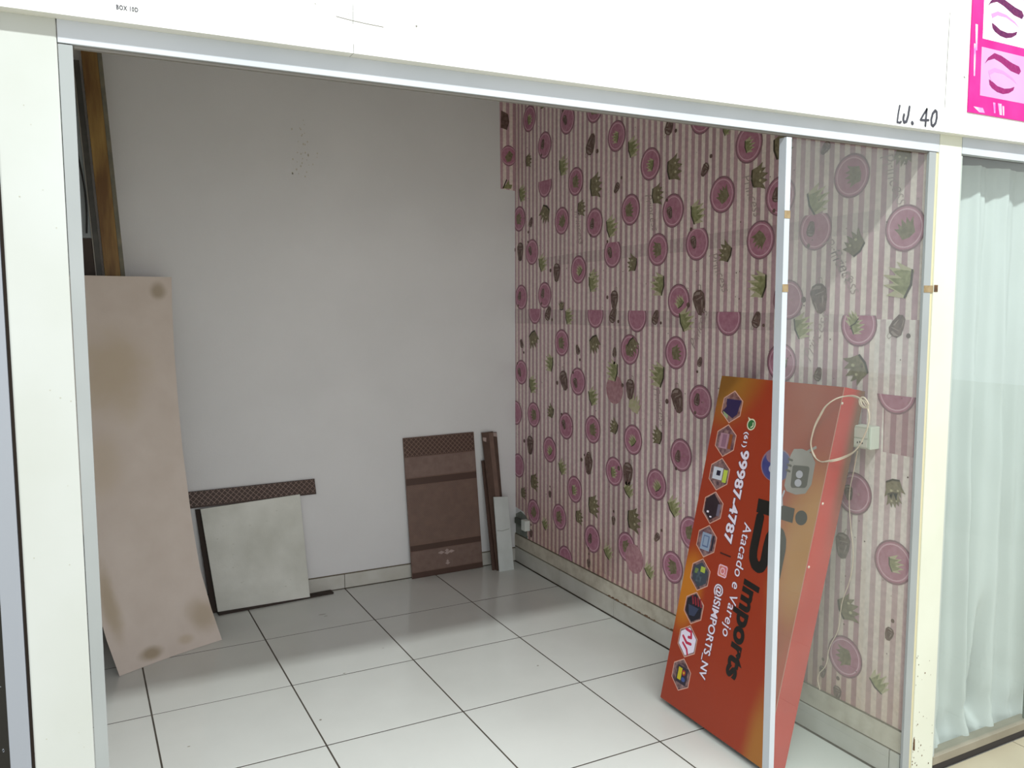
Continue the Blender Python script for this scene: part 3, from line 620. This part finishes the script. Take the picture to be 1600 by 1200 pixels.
# ================================================================ ceramic pieces along the back wall
m_wt = mat('tile_back', '#e0e1da', .75, '#cacbc2', 5, 7, .3, 120); m_bt = mat('brown_glaze', '#6b554c', .38, '#775f54', 20); m_bd = mat('brown_band', '#4c372f', .4)
m_lat = mat('lattice_line', '#8b7063', .4); m_mid = mat('brown_band_mid', '#7f6a62', .4, '#745e56', 30); m_pat = mat('pattern_pale', '#ab9892', .4)
m_cut = mat('brown_cut', '#574238', .4, '#4a372e', 20)
m_edge = mat('clay_edge', '#3a302b', .9)
def slab(par, name, bl, br, tr, tl, th, m, lay=None):
    """leaning slab from its four front corners, thickness towards +y"""
    bl, br, tr, tl = map(Vector, (bl, br, tr, tl)); n = (br-bl).cross(tl-bl).normalized()
    if n.y < 0: n = -n
    f = [bl, br, tr, tl]; b = [q+n*th for q in f]
    bm = bmesh.new(); vs = [bm.verts.new(q) for q in f+b]
    for q in ((0, 1, 2, 3), (7, 6, 5, 4), (0, 4, 5, 1), (1, 5, 6, 2), (2, 6, 7, 3), (3, 7, 4, 0)): bm.faces.new([vs[i] for i in q])
    bmesh.ops.recalc_face_normals(bm, faces=bm.faces); bmesh.ops.bevel(bm, geom=list(bm.edges), offset=.001, segments=1, affect='EDGES')
    me = bpy.data.meshes.new(name); bm.to_mesh(me); bm.free(); o = link(name, me, m, par)
    def fn(x, y, h): return (bl*(1-x)+br*x)*(1-y)+(tl*(1-x)+tr*x)*y-n*h
    return o, fn
YW = YB-.003; YBB = YB-.0135   # wall face / baseboard face
def lattice(P, x0, x1, y0, y1, W, H, step, m, lay, wd):
    """diamond lattice clipped to a rectangle given in 0..1 slab coordinates"""
    cl = [clip_half(0, x0, False), clip_half(0, x1, True), clip_half(1, y0, False), clip_half(1, y1, True)]
    def cc(pts):
        for c in cl:
            pts = c(pts)
            if not pts: return pts
        return pts
    hh = (y1-y0)*H
    c = x0*W-hh-step; wx = wd/W*1.4
    while c < x1*W+step:
        for a, b in ((c, c+hh), (c+hh, c)):
            P.poly([(a/W, y0), (a/W+wx, y0), (b/W+wx, y1), (b/W, y1)], m, lay, clip=cc)
        c += step
# brown patterned tile
bt1 = tag(empty('brown_tile', (-.48, 2.74, 0)), 'large upright brown ceramic tile with a lattice band along its top', 'tile')
o, fn = slab(bt1, 'tile_body', (-.702, 2.728, 0), (-.240, 2.728, .003), (-.284, 2.7555, .842), (-.737, 2.7555, .838), .009, m_bt)
P = Print(fn, .0003, .00012); W, H = .455, .842
P.poly([(0.004, .865), (.996, .865), (.996, .998), (.004, .998)], m_bd, 0); lattice(P, .004, .996, .868, .998, W, H, .029, m_lat, 1, .0022)
P.poly([(.004, .72), (.996, .72), (.996, .86), (.004, .86)], m_mid, 0)
P.poly([(.004, .665), (.996, .665), (.996, .712), (.004, .712)], m_bd, 0)
lattice(P, .004, .996, .255, .66, W, H, .0125, m_mid, 0, .0011)
P.poly([(.004, .195), (.996, .195), (.996, .235), (.004, .235)], m_bd, 0)
P.poly([(.004, .045), (.996, .045), (.996, .190), (.004, .190)], m_mid, 0); lattice(P, .004, .996, .045, .19, W, H, .010, m_bt, 1, .0009)
P.poly([(.004, .002), (.996, .002), (.996, .040), (.004, .040)], m_bd, 0)
for a, b, c in ((.42, .158, .05), (.50, .150, .04), (.56, .157, .05), (.50, .168, .03), (.50, .075, .035), (.5, .09, .02)):
    P.poly([(a-c, b), (a, b-.012), (a+c, b), (a, b+.012)], m_pat, 3+b)
P.build('glazed_pattern', bt1)
# white panel (reverse of a tile), brown tile behind it, strips
b2 = tag(empty('brown_tile', (-1.6, 2.72, 0)), 'brown tile almost hidden behind the square off-white tile, dark edge showing', 'tile')
slab(b2, 'tile_body', (-1.83, 2.709, 0), (-1.36, 2.709, 0), (-1.375, 2.752, .548), (-1.885, 2.752, .552), .010, m_edge)
b1 = tag(empty('white_tile', (-1.56, 2.69, 0)), 'square off-white tile turned back to front against the wall', 'tile')
o, fn = slab(b1, 'tile_body', (-1.800, 2.688, .001), (-1.316, 2.688, .009), (-1.345, 2.735, .578), (-1.862, 2.735, .556), .011, m_wt)
P = Print(fn, .0003, .0001)
for q in range(26):
    x, y = rnd.uniform(.1, .9), rnd.uniform(.1, .9); r = rnd.uniform(.003, .012); P.ell(x, y, r, r*.5, mat('smudge', '#cfd0c7', .8), 0, 8)
P.build('smudges', b1)['kind'] = 'stuff'
b3 = tag(empty('lattice_strip', (-1.58, 2.73, .56)), 'narrow brown lattice strip lying along the top of the square off-white tile', 'tile')
o, fn = slab(b3, 'tile_body', (-1.93, 2.742, .562), (-1.253, 2.742, .568), (-1.258, 2.754, .652), (-1.935, 2.754, .648), .009, mat('dark_lattice_glaze', '#3d2a22', .6))
P = Print(fn, .0003, .0001); lattice(P, .004, .996, .12, .97, .68, .088, .029, m_lat, 1, .0022); P.build('glazed_pattern', b3)
b4 = tag(empty('floor_strip', (-1.5, 2.68, 0)), 'thin brown strip lying flat on the floor under the square off-white tile', 'tile')
frame_box('strip_body', (-1.80, 2.655, .0006), (.62, .045, 0), (-.004, .05, 0), (0, 0, .009), m_edge, b4, .001)
# narrow cut pieces by the corner
def strip(label, bl, br, tr, tl, m, th=.009, nm='cut_strip'):
    e = tag(empty(nm, ((bl[0]+br[0])/2, bl[1], 0)), label, 'tile', 'cut tile strips near the corner'); return (e,)+slab(e, 'strip_body', bl, br, tr, tl, th, m)
strip('short dark brown strip, leftmost and lowest of the brown cut strips by the corner', (-.212, 2.652, 0), (-.165, 2.652, 0), (-.212, 2.738, .665), (-.240, 2.738, .665), m_bd)
e, o, fn = strip('brown cut strip half hidden, behind the tallest strip by the corner', (-.150, 2.664, 0), (-.10, 2.664, 0), (-.128, 2.7555, .830), (-.165, 2.7555, .832), m_cut)
P = Print(fn, .0003, .0001); P.poly([(.3, .97), (.95, .965), (.95, .995), (.3, .995)], m_pat, 0); P.build('chipped_glaze', e)
e, o, fn = strip('tallest brown cut strip with a pale chipped top, left of the corner', (-.192, 2.632, 0), (-.118, 2.632, 0), (-.160, 2.742, .838), (-.237, 2.742, .836), m_cut)
P = Print(fn, .0003, .0001); P.poly([(.03, .965), (.35, .96), (.3, .93), (.05, .94)], m_pat, 0); P.poly([(.55, .02), (.95, .02), (.97, .99), (.6, .99)], m_bt, 0); P.build('chipped_glaze', e)
e, o, fn = strip('short white cut strip standing in front of the brown strips by the corner', (-.188, 2.606, 0), (-.088, 2.606, 0), (-.095, 2.672, .440), (-.192, 2.672, .448), mat('white_back', '#ccd1d0', .7, '#bfc4c2', 9, 6))
P = Print(fn, .0003, .0001); P.line([(.05, .55), (.4, .54), (.9, .56)], .012, mat('faint_line', '#a3a8a4', .8), 1, caps=False); P.build('dirt_mark', e)['kind'] = 'stuff'

# ================================================================ orange shop sign (light box) leaning on the wall
sg = tag(empty('shop_sign', (-.3, .5, 0)), 'orange and red shop light box sign stood on end against the pink wallpaper', 'sign')
BL, BRr, TL, TR = map(Vector, ((-.359, .8165, .022), (-.3784, .2215, .022), (-.100, .784, 1.3248), (-.100, .1768, 1.3314)))
HS = 1.33; WS = .60
nin = Vector((.9802, -.0321, -.1956)).normalized(); TS = .0985
def sp(X, Y, h=0):          # X = down from the top edge, Y = across (left to right), metres
    b = 1-X/HS; a = Y/WS
    return (BL*(1-a)+BRr*a)*(1-b)+(TL*(1-a)+TR*a)*b-nin*h
def sign_mat(name, side=False):
    m = bpy.data.materials.new(name); m.use_nodes = True; nt = m.node_tree; p = nt.nodes['Principled BSDF']; N = nt.nodes.new
    p.inputs['Roughness'].default_value = .34
    uv = N('ShaderNodeUVMap'); s = N('ShaderNodeSeparateXYZ'); nt.links.new(uv.outputs[0], s.inputs[0])
    n = N('ShaderNodeTexNoise'); n.inputs['Scale'].default_value = 2.6; n.inputs['Detail'].default_value = 2; nt.links.new(uv.outputs[0], n.inputs['Vector'])
    def blob(cx, cy, rx, ry):
        vm = N('ShaderNodeMapping'); vm.inputs['Location'].default_value = (-cx/rx, -cy/ry, 0); vm.inputs['Scale'].default_value = (1/rx, 1/ry, 1)
        nt.links.new(uv.outputs[0], vm.inputs[0]); l = N('ShaderNodeVectorMath'); l.operation = 'LENGTH'; nt.links.new(vm.outputs[0], l.inputs[0])
        a = N('ShaderNodeMath'); a.operation = 'ADD'; nt.links.new(l.outputs['Value'], a.inputs[0]); nt.links.new(n.outputs['Fac'], a.inputs[1])
        r = N('ShaderNodeMapRange'); r.interpolation_type = 'SMOOTHSTEP'; r.inputs['From Min'].default_value = 1.55; r.inputs['From Max'].default_value = .75; nt.links.new(a.outputs[0], r.inputs['Value']); return r.outputs[0]
    cur = None
    base = lin('#9a3418')
    def over(fac, col, k=1.0):
        nonlocal cur
        x = N('ShaderNodeMix'); x.data_type = 'RGBA'
        kk = N('ShaderNodeMath'); kk.operation = 'MULTIPLY'; nt.links.new(fac, kk.inputs[0]); kk.inputs[1].default_value = k; nt.links.new(kk.outputs[0], x.inputs['Factor'])
        if cur is None: x.inputs['A'].default_value = base
        else: nt.links.new(cur, x.inputs['A'])
        x.inputs['B'].default_value = lin(col); cur = x.outputs['Result']
    over(blob(.0, .0, .22, .28), '#9a6a20', .9)          # X(down), Y
    over(blob(.86, .04, .22, .10), '#c47a20', .9)
    over(blob(.62, .58, .42, .16), '#b8803c', .9)
    over(blob(1.30, .56, .25, .10), '#a8702c', .85)
    over(blob(.10, .45, .22, .14), '#a04628', .8)
    over(blob(1.02, .60, .30, .05), '#b0452a', .8)
    nt.links.new(cur, p.inputs['Base Color']); m.diffuse_color = base; return m
m_sf = sign_mat('sign_face_print')
def side_mat():
    m = bpy.data.materials.new('sign_side_colour'); m.use_nodes = True; nt = m.node_tree; p = nt.nodes['Principled BSDF']; N = nt.nodes.new
    p.inputs['Roughness'].default_value = .34
    uv = N('ShaderNodeUVMap'); s = N('ShaderNodeSeparateXYZ'); nt.links.new(uv.outputs[0], s.inputs[0])
    n = N('ShaderNodeTexNoise'); n.inputs['Scale'].default_value = 3; nt.links.new(uv.outputs[0], n.inputs['Vector'])
    r = N('ShaderNodeValToRGB'); e = r.color_ramp.elements; e[0].position = .3; e[0].color = lin('#a82a26'); e[1].position = .75; e[1].color = lin('#bb3a30')
    nt.links.new(n.outputs['Fac'], r.inputs[0])
    # darker olive tone fading in along the rear edge of the upper half
    a = N('ShaderNodeMapRange'); a.inputs['From Min'].default_value = .045; a.inputs['From Max'].default_value = .085; nt.links.new(s.outputs['Y'], a.inputs['Value'])
    b = N('ShaderNodeMapRange'); b.inputs['From Min'].default_value = .62; b.inputs['From Max'].default_value = .30; b.inputs['To Max'].default_value = .85; nt.links.new(s.outputs['X'], b.inputs['Value'])
    c = N('ShaderNodeMath'); c.operation = 'MULTIPLY'; nt.links.new(a.outputs[0], c.inputs[0]); nt.links.new(b.outputs[0], c.inputs[1])
    x = N('ShaderNodeMix'); x.data_type = 'RGBA'; nt.links.new(c.outputs[0], x.inputs['Factor']); nt.links.new(r.outputs[0], x.inputs['A']); x.inputs['B'].default_value = lin('#5c4a34')
    nt.links.new(x.outputs['Result'], p.inputs['Base Color']); return m
m_ss = side_mat()
def uvgrid(name, fn, n, k, W1, W2, m, parent, sm=False):
    V = [fn(W1*i/n, W2*j/k) for i in range(n+1) for j in range(k+1)]
    F = [(i*(k+1)+j, i*(k+1)+j+1, (i+1)*(k+1)+j+1, (i+1)*(k+1)+j) for i in range(n) for j in range(k)]
    o = mesh(name, V, F, m, parent, sm); uvl = o.data.uv_layers.new(name='UVMap')
    for lp in o.data.loops:
        vi = lp.vertex_index; uvl.data[lp.index].uv = (W1*(vi//(k+1))/n, W2*(vi % (k+1))/k)
    return o
# box body (sides and back) a hair behind the printed face
def bxp(X, Y, d): return sp(X, Y)+nin*d
V = [bxp(0, 0, .009), bxp(0, WS, .009), bxp(HS, WS, .009), bxp(HS, 0, .009), bxp(0, 0, TS), bxp(0, WS, TS), bxp(HS, WS, TS), bxp(HS, 0, TS)]
mesh('casing', V, [(0, 1, 2, 3), (7, 6, 5, 4), (0, 4, 5, 1), (1, 5, 6, 2), (2, 6, 7, 3), (3, 7, 4, 0)], mat('sign_casing', '#3a241c', .6), sg)
uvgrid('front_sheet', lambda X, Y: sp(X, Y), 12, 6, HS, WS, m_sf, sg)
uvgrid('side_sheet', lambda X, d: sp(X, WS+.0006)+nin*d, 8, 3, HS, TS, m_ss, sg)
mesh('corner_trim', [sp(0, WS-.0022, .0005), sp(0, WS+.001, .0005), sp(HS, WS+.001, .0005), sp(HS, WS-.0022, .0005)], [(0, 1, 2, 3)], mat('trim_line', '#c89080', .4), sg)
for X, Y in ((.055, WS+.004), (.40, WS+.012), (.62, WS+.010)):
    b = sp(X, WS+.0007)+nin*(Y-WS); c = Vector((0, -1, 0))
    V = [b+c*.004]+[b+Vector((cos(q*pi/4)*.005, 0, sin(q*pi/4)*.005)) for q in range(8)]
    mesh('rivet', V, [(0, 1+q, 1+(q+1) % 8) for q in range(8)], mat('rivet_metal', '#d8c8b8', .3), sg)
P = Print(sp, .0004, .00008)
m_blk2 = mat('sign_black', '#141210', .4); m_white = mat('sign_white', '#e6dcec', .4); m_out = mat('sign_outline', '#4a2440', .4); m_hex = mat('hex_outline', '#d8a898', .4)
m_r = mat('bar_red', '#3c1410', .4)
# hexagon photographs
cols = [['#2a1c4a', '#1e1438', '#8fa07a'], ['#a88090', '#8c6478', '#6a2c20'], ['#c8ccd8', '#1c1830', '#b8c84a'], ['#2a1a24', '#3a2430', '#6c6478'], ['#8c9cb4', '#5a6c90', '#2a2434'],
        ['#3c4450', '#6c8048', '#a8b848'], ['#1e1c28', '#8c2430', '#38405a'], ['#d8ccec', '#c02c50', '#e8e0f4'], ['#2c2434', '#c8b820', '#a83020']]
def hexa(cx, cy, rx, ry): return [(cx-rx, cy), (cx-rx*.42, cy+ry), (cx+rx*.48, cy+ry), (cx+rx, cy), (cx+rx*.42, cy-ry), (cx-rx*.48, cy-ry)]
for i in range(9):
    cx = .119+.1348*i; cy = .0905+.0008*i; c = [mat('photo_%s' % h[1:], h, .4, None) for h in cols[i]]
    P.poly(hexa(cx, cy, .0655, .0545), m_hex, 0); P.poly(hexa(cx, cy, .0615, .051), mat('photo_back_%d' % (i % 3), ['#6a3c38', '#5a3440', '#483038'][i % 3], .4, '#9a7a78', 55), 1)
    r4 = lambda x0, x1, y0, y1, m, l: P.poly([(cx+x0, cy+y0), (cx+x1, cy+y0), (cx+x1, cy+y1), (cx+x0, cy+y1)], m, l)
    if i == 0:
        P.poly([(cx-.030, cy-.036), (cx-.030, cy+.046), (cx+.026, cy+.036), (cx+.044, cy+.014), (cx+.020, cy-.046), (cx+.002, cy-.030)], c[0], 2); P.poly([(cx+.02, cy-.044), (cx+.035, cy-.036), (cx+.05, cy-.012), (cx+.034, cy-.014)], c[2], 3)
    elif i == 1: r4(-.028, .032, -.034, .014, c[0], 2); r4(-.028, .030, .018, .034, mat('photo_orange', '#8c4a20', .4), 2); r4(-.024, .026, -.02, .004, c[1], 3)
    elif i == 2: r4(-.026, .022, -.036, .018, c[0], 2); r4(-.014, .006, -.016, .006, c[1], 3); r4(-.022, .028, .022, .044, c[2], 2)
    elif i == 3: P.poly(hexa(cx-.002, cy-.006, .054, .040), c[0], 2); r4(-.02, .026, .026, .042, c[2], 3); r4(.016, .024, -.03, -.018, m_white, 3); r4(.034, .040, -.01, .002, m_white, 3)
    elif i == 4: r4(-.032, .036, -.030, .024, c[0], 2); r4(-.022, .024, -.020, .014, c[1], 3); r4(-.018, .018, -.016, .008, c[0], 4); r4(-.03, .03, .03, .042, c[2], 3)
    elif i == 5: P.poly(hexa(cx, cy, .05, .042), c[0], 2); r4(-.034, -.012, -.002, .024, c[2], 3); r4(-.01, .03, -.02, .01, mat('photo_slate', '#54606c', .4, '#2c3440', 60), 3); r4(-.02, .0, -.034, -.014, c[1], 3)
    elif i == 6:
        P.poly(hexa(cx, cy, .056, .046), c[0], 2)
        for q in range(4): P.poly([(cx-.044, cy-.024+q*.016), (cx-.012, cy-.010+q*.016), (cx-.016, cy-.002+q*.016), (cx-.046, cy-.016+q*.016)], c[1], 3+q)
        P.poly([(cx-.006, cy-.034), (cx-.006, cy+.03), (cx+.03, cy+.012), (cx+.034, cy-.02)], c[2], 8)
    elif i == 7:
        P.poly(hexa(cx, cy, .056, .047), c[2], 2)
        P.line([(cx-.044, cy-.02), (cx-.042, cy+.012), (cx-.02, cy+.018), (cx-.018, cy+.002)], .011, c[1], 3); P.line([(cx-.012, cy-.03), (cx+.006, cy-.004), (cx+.004, cy+.022)], .011, c[1], 3.3); P.line([(cx+.014, cy-.024), (cx+.03, cy+.004), (cx+.048, cy+.014)], .010, c[1], 3.6)
    else: r4(-.034, .034, -.028, .036, c[0], 2); r4(-.026, .022, -.020, .002, c[1], 3); P.ell(cx-.012, cy+.014, .011, .011, c[2], 3, 10); P.ell(cx-.012, cy+.014, .005, .005, c[1], 4, 8); P.ell(cx+.014, cy+.016, .009, .012, mat('photo_blue', '#3a5090', .4), 3, 10)
# phone icon, number, bar, camera icon, handle
m_gr = mat('icon_green', '#2c6a38', .4); m_cr = mat('icon_rim', '#d8d4b8', .4)
P.ell(.175, .211, .0225, .0225, m_cr, 0); P.poly([(.160, .194), (.148, .187), (.156, .206)], m_cr, .5); P.ell(.175, .211, .0175, .0175, m_gr, 1)
P.line([(.168, .219), (.180, .221), (.186, .212)], .005, m_cr, 2)
P.text('(61)', .206, .1875, .060, .020, m_white, 3, bold=.02, out=(m_out, .03))
P.text('99987-4787', .276, .1875, .361, .042, m_white, 3, bold=.03, out=(m_out, .03))
P.line([(.681, .181), (.682, .241)], .006, m_r, 1, caps=False)
m_ig = mat('icon_pink', '#c0407c', .4, '#d89a5a', 30); m_ig2 = mat('icon_light', '#e8b8c8', .4)
P.poly([(.722, .194), (.722, .232), (.728, .238), (.762, .238), (.768, .232), (.768, .194), (.762, .188), (.728, .188)], m_ig2, 0)
P.poly([(.727, .198), (.727, .229), (.731, .233), (.759, .233), (.763, .229), (.763, .198), (.759, .193), (.731, .193)], m_ig, 1)
P.ell(.745, .213, .0135, .0135, m_ig2, 2, 16); P.ell(.745, .213, .0085, .0085, m_ig, 3, 14); P.ell(.7565, .2265, .003, .003, m_ig2, 2, 8)
P.text('@ISIMPORTS_NV', .797, .1985, .368, .036, m_white, 3, bold=.02, out=(m_out, .03))
P.text('Atacado e Varejo', .538, .2765, .434, .0405, m_white, 3, shear=.15, bold=.005, out=(m_out, .02), space=1.05)
P.text('Imports', .738, .336, .366, .075, m_blk2, 3, shear=.12, bold=.045)
P.poly([(.439, .321), (.490, .324), (.491, .501), (.440, .498)], m_blk2, 3); P.ell(.465, .534, .0255, .0265, m_blk2, 3)
S = [(.505, .3475), (.628, .3475), (.656, .353), (.676, .368), (.682, .388), (.676, .402), (.656, .410), (.60, .409), (.567, .412), (.545, .424), (.536, .440), (.541, .456), (.560, .469), (.59, .4755), (.69, .476)]
P.line(S[:9], .040, m_blk2, 4); P.line(S[8:], .042, m_blk2, 4.5)
P.poly([(.495, .328), (.53, .328), (.53, .3675), (.524, .3675)], m_blk2, 4.2)
# emblem: round blue gadget with a grey speaker box
m_e1 = mat('emblem_blue', '#3a3c78', .4, '#54548c', 12); m_e2 = mat('emblem_mauve', '#8a6c7c', .4); m_e3 = mat('emblem_grey', '#8f8884', .4, '#a39c98', 9); m_e4 = mat('emblem_dark', '#4c4844', .4); m_e5 = mat('emblem_pale', '#b4b0bc', .4)
P.ell(.305, .372, .062, .074, m_e2, 0); P.ell(.307, .374, .058, .070, m_e1, 1); P.ell(.277, .345, .024, .028, m_e2, 2); P.ell(.322, .353, .013, .012, m_e5, 3)
P.line([(.217, .338), (.222, .378)], .014, m_e4, 2)
P.poly([(.236, .440), (.230, .478), (.240, .520), (.268, .545), (.345, .548), (.380, .530), (.392, .490), (.388, .445), (.37, .43), (.26, .43)], m_e3, 4)
P.poly([(.292, .455), (.286, .518), (.292, .526), (.352, .530), (.362, .522), (.372, .466), (.364, .458), (.298, .450)], m_e4, 5)
P.ell(.320, .487, .0135, .0155, m_e5, 6); P.ell(.350, .489, .0135, .0155, m_e5, 6)
P.line([(.238, .50), (.215, .536)], .010, m_e3, 4, caps=False); P.line([(.39, .435), (.415, .43), (.44, .438)], .008, m_e5, 4)
for q in range(3): P.line([(.275+.02*q, .425), (.277+.02*q, .442)], .008, m_e4, 6)
P.build('printed_face', sg)

# ================================================================ cable hung on the sign
m_cab = mat('cable_cream', '#d8c8b4', .5, '#c9b09c', 40)
loop = [Vector(q) for q in [(-0.1180, 0.0950, 1.2992), (-0.1180, 0.1546, 1.3040), (-0.1500, 0.1898, 1.2827), (-0.1500, 0.2314, 1.2298), (-0.1500, 0.2624, 1.1635), (-0.1500, 0.2660, 1.1136), (-0.1500, 0.2307, 1.0788), (-0.1500, 0.1811, 1.0804), (-0.1180, 0.1456, 1.0988), (-0.1180, 0.1004, 1.1363), (-0.1180, 0.0769, 1.1782), (-0.1180, 0.0614, 1.2226), (-0.1180, 0.0605, 1.2585), (-0.1180, 0.0771, 1.2926)]]
tail = [(-0.1100, 0.1067, 1.1260), (-0.0600, 0.1609, 1.0446), (-0.0220, 0.2076, 0.9416), (-0.0120, 0.2060, 0.8376), (-0.0120, 0.1901, 0.7265), (-0.0120, 0.2002, 0.6425), (-0.0120, 0.2297, 0.5514), (-0.0120, 0.2447, 0.4395), (-0.0120, 0.2790, 0.3620), (-0.0140, 0.2918, 0.2895), (-0.0180, 0.3218, 0.2341), (-0.0250, 0.3047, 0.1935)]
cb = tube('power_cable', tail, .0016, m_cab, sg); cb['label'] = 'cream cable looped and trailing from the top corner'
tube('loop', loop, .0022, m_cab, cb, cyclic=True)
tube('loop', [q+Vector((-.004, .003*sin(i), .004*cos(i*1.7))) for i, q in enumerate(loop)], .0020, m_cab, cb, cyclic=True)
tube('knot', [(-0.1250, 0.0919, 1.3041), (-0.1250, 0.0807, 1.2799), (-0.1250, 0.0606, 1.2779), (-0.1250, 0.0665, 1.2982), (-0.1250, 0.0845, 1.3070), (-0.1250, 0.0939, 1.2912), (-0.1250, 0.0754, 1.2742), (-0.1250, 0.0561, 1.2867)], .0030, m_cab, cb)

# ================================================================ sockets
m_pl = mat('socket_plastic', '#c9cdc2', .45)
so = tag(empty('wall_socket', (0, .15, 1.16)), 'white surface-mounted wall socket on the wallpaper beside the sign top', 'socket')
box('housing', -.040, WX-TH-.002, .114, .188, 1.120, 1.198, m_pl, so, .003)
box('face_plate', -.0425, -.0405, .118, .184, 1.123, 1.196, mat('socket_plate', '#b9c0b2', .5), so, .0008)
box('switch', -.0445, -.043, .124, .178, 1.158, 1.190, m_pl, so, .0006)
ow = box('outlet', -.0445, -.043, .124, .178, 1.127, 1.153, m_pl, so, .0006)
for k in range(3): box('hole', -.0452, -.0446, .141+.010*k, .145+.010*k, 1.137+(.003 if k == 1 else 0), 1.143+(.003 if k == 1 else 0), m_dark, so)
jb = tag(empty('junction_box', (-.02, 2.6, .25)), 'small white junction box low on the wall near the back corner', 'box')
box('housing', -.030, WX-.002, 2.575, 2.625, .235, .300, mat('box_plastic', '#d5dad6', .5), jb, .003)
box('conduit', -.012, WX-.002, 2.6255, 2.745, .248, .285, mat('conduit_grey', '#555c54', .6), jb, .003)
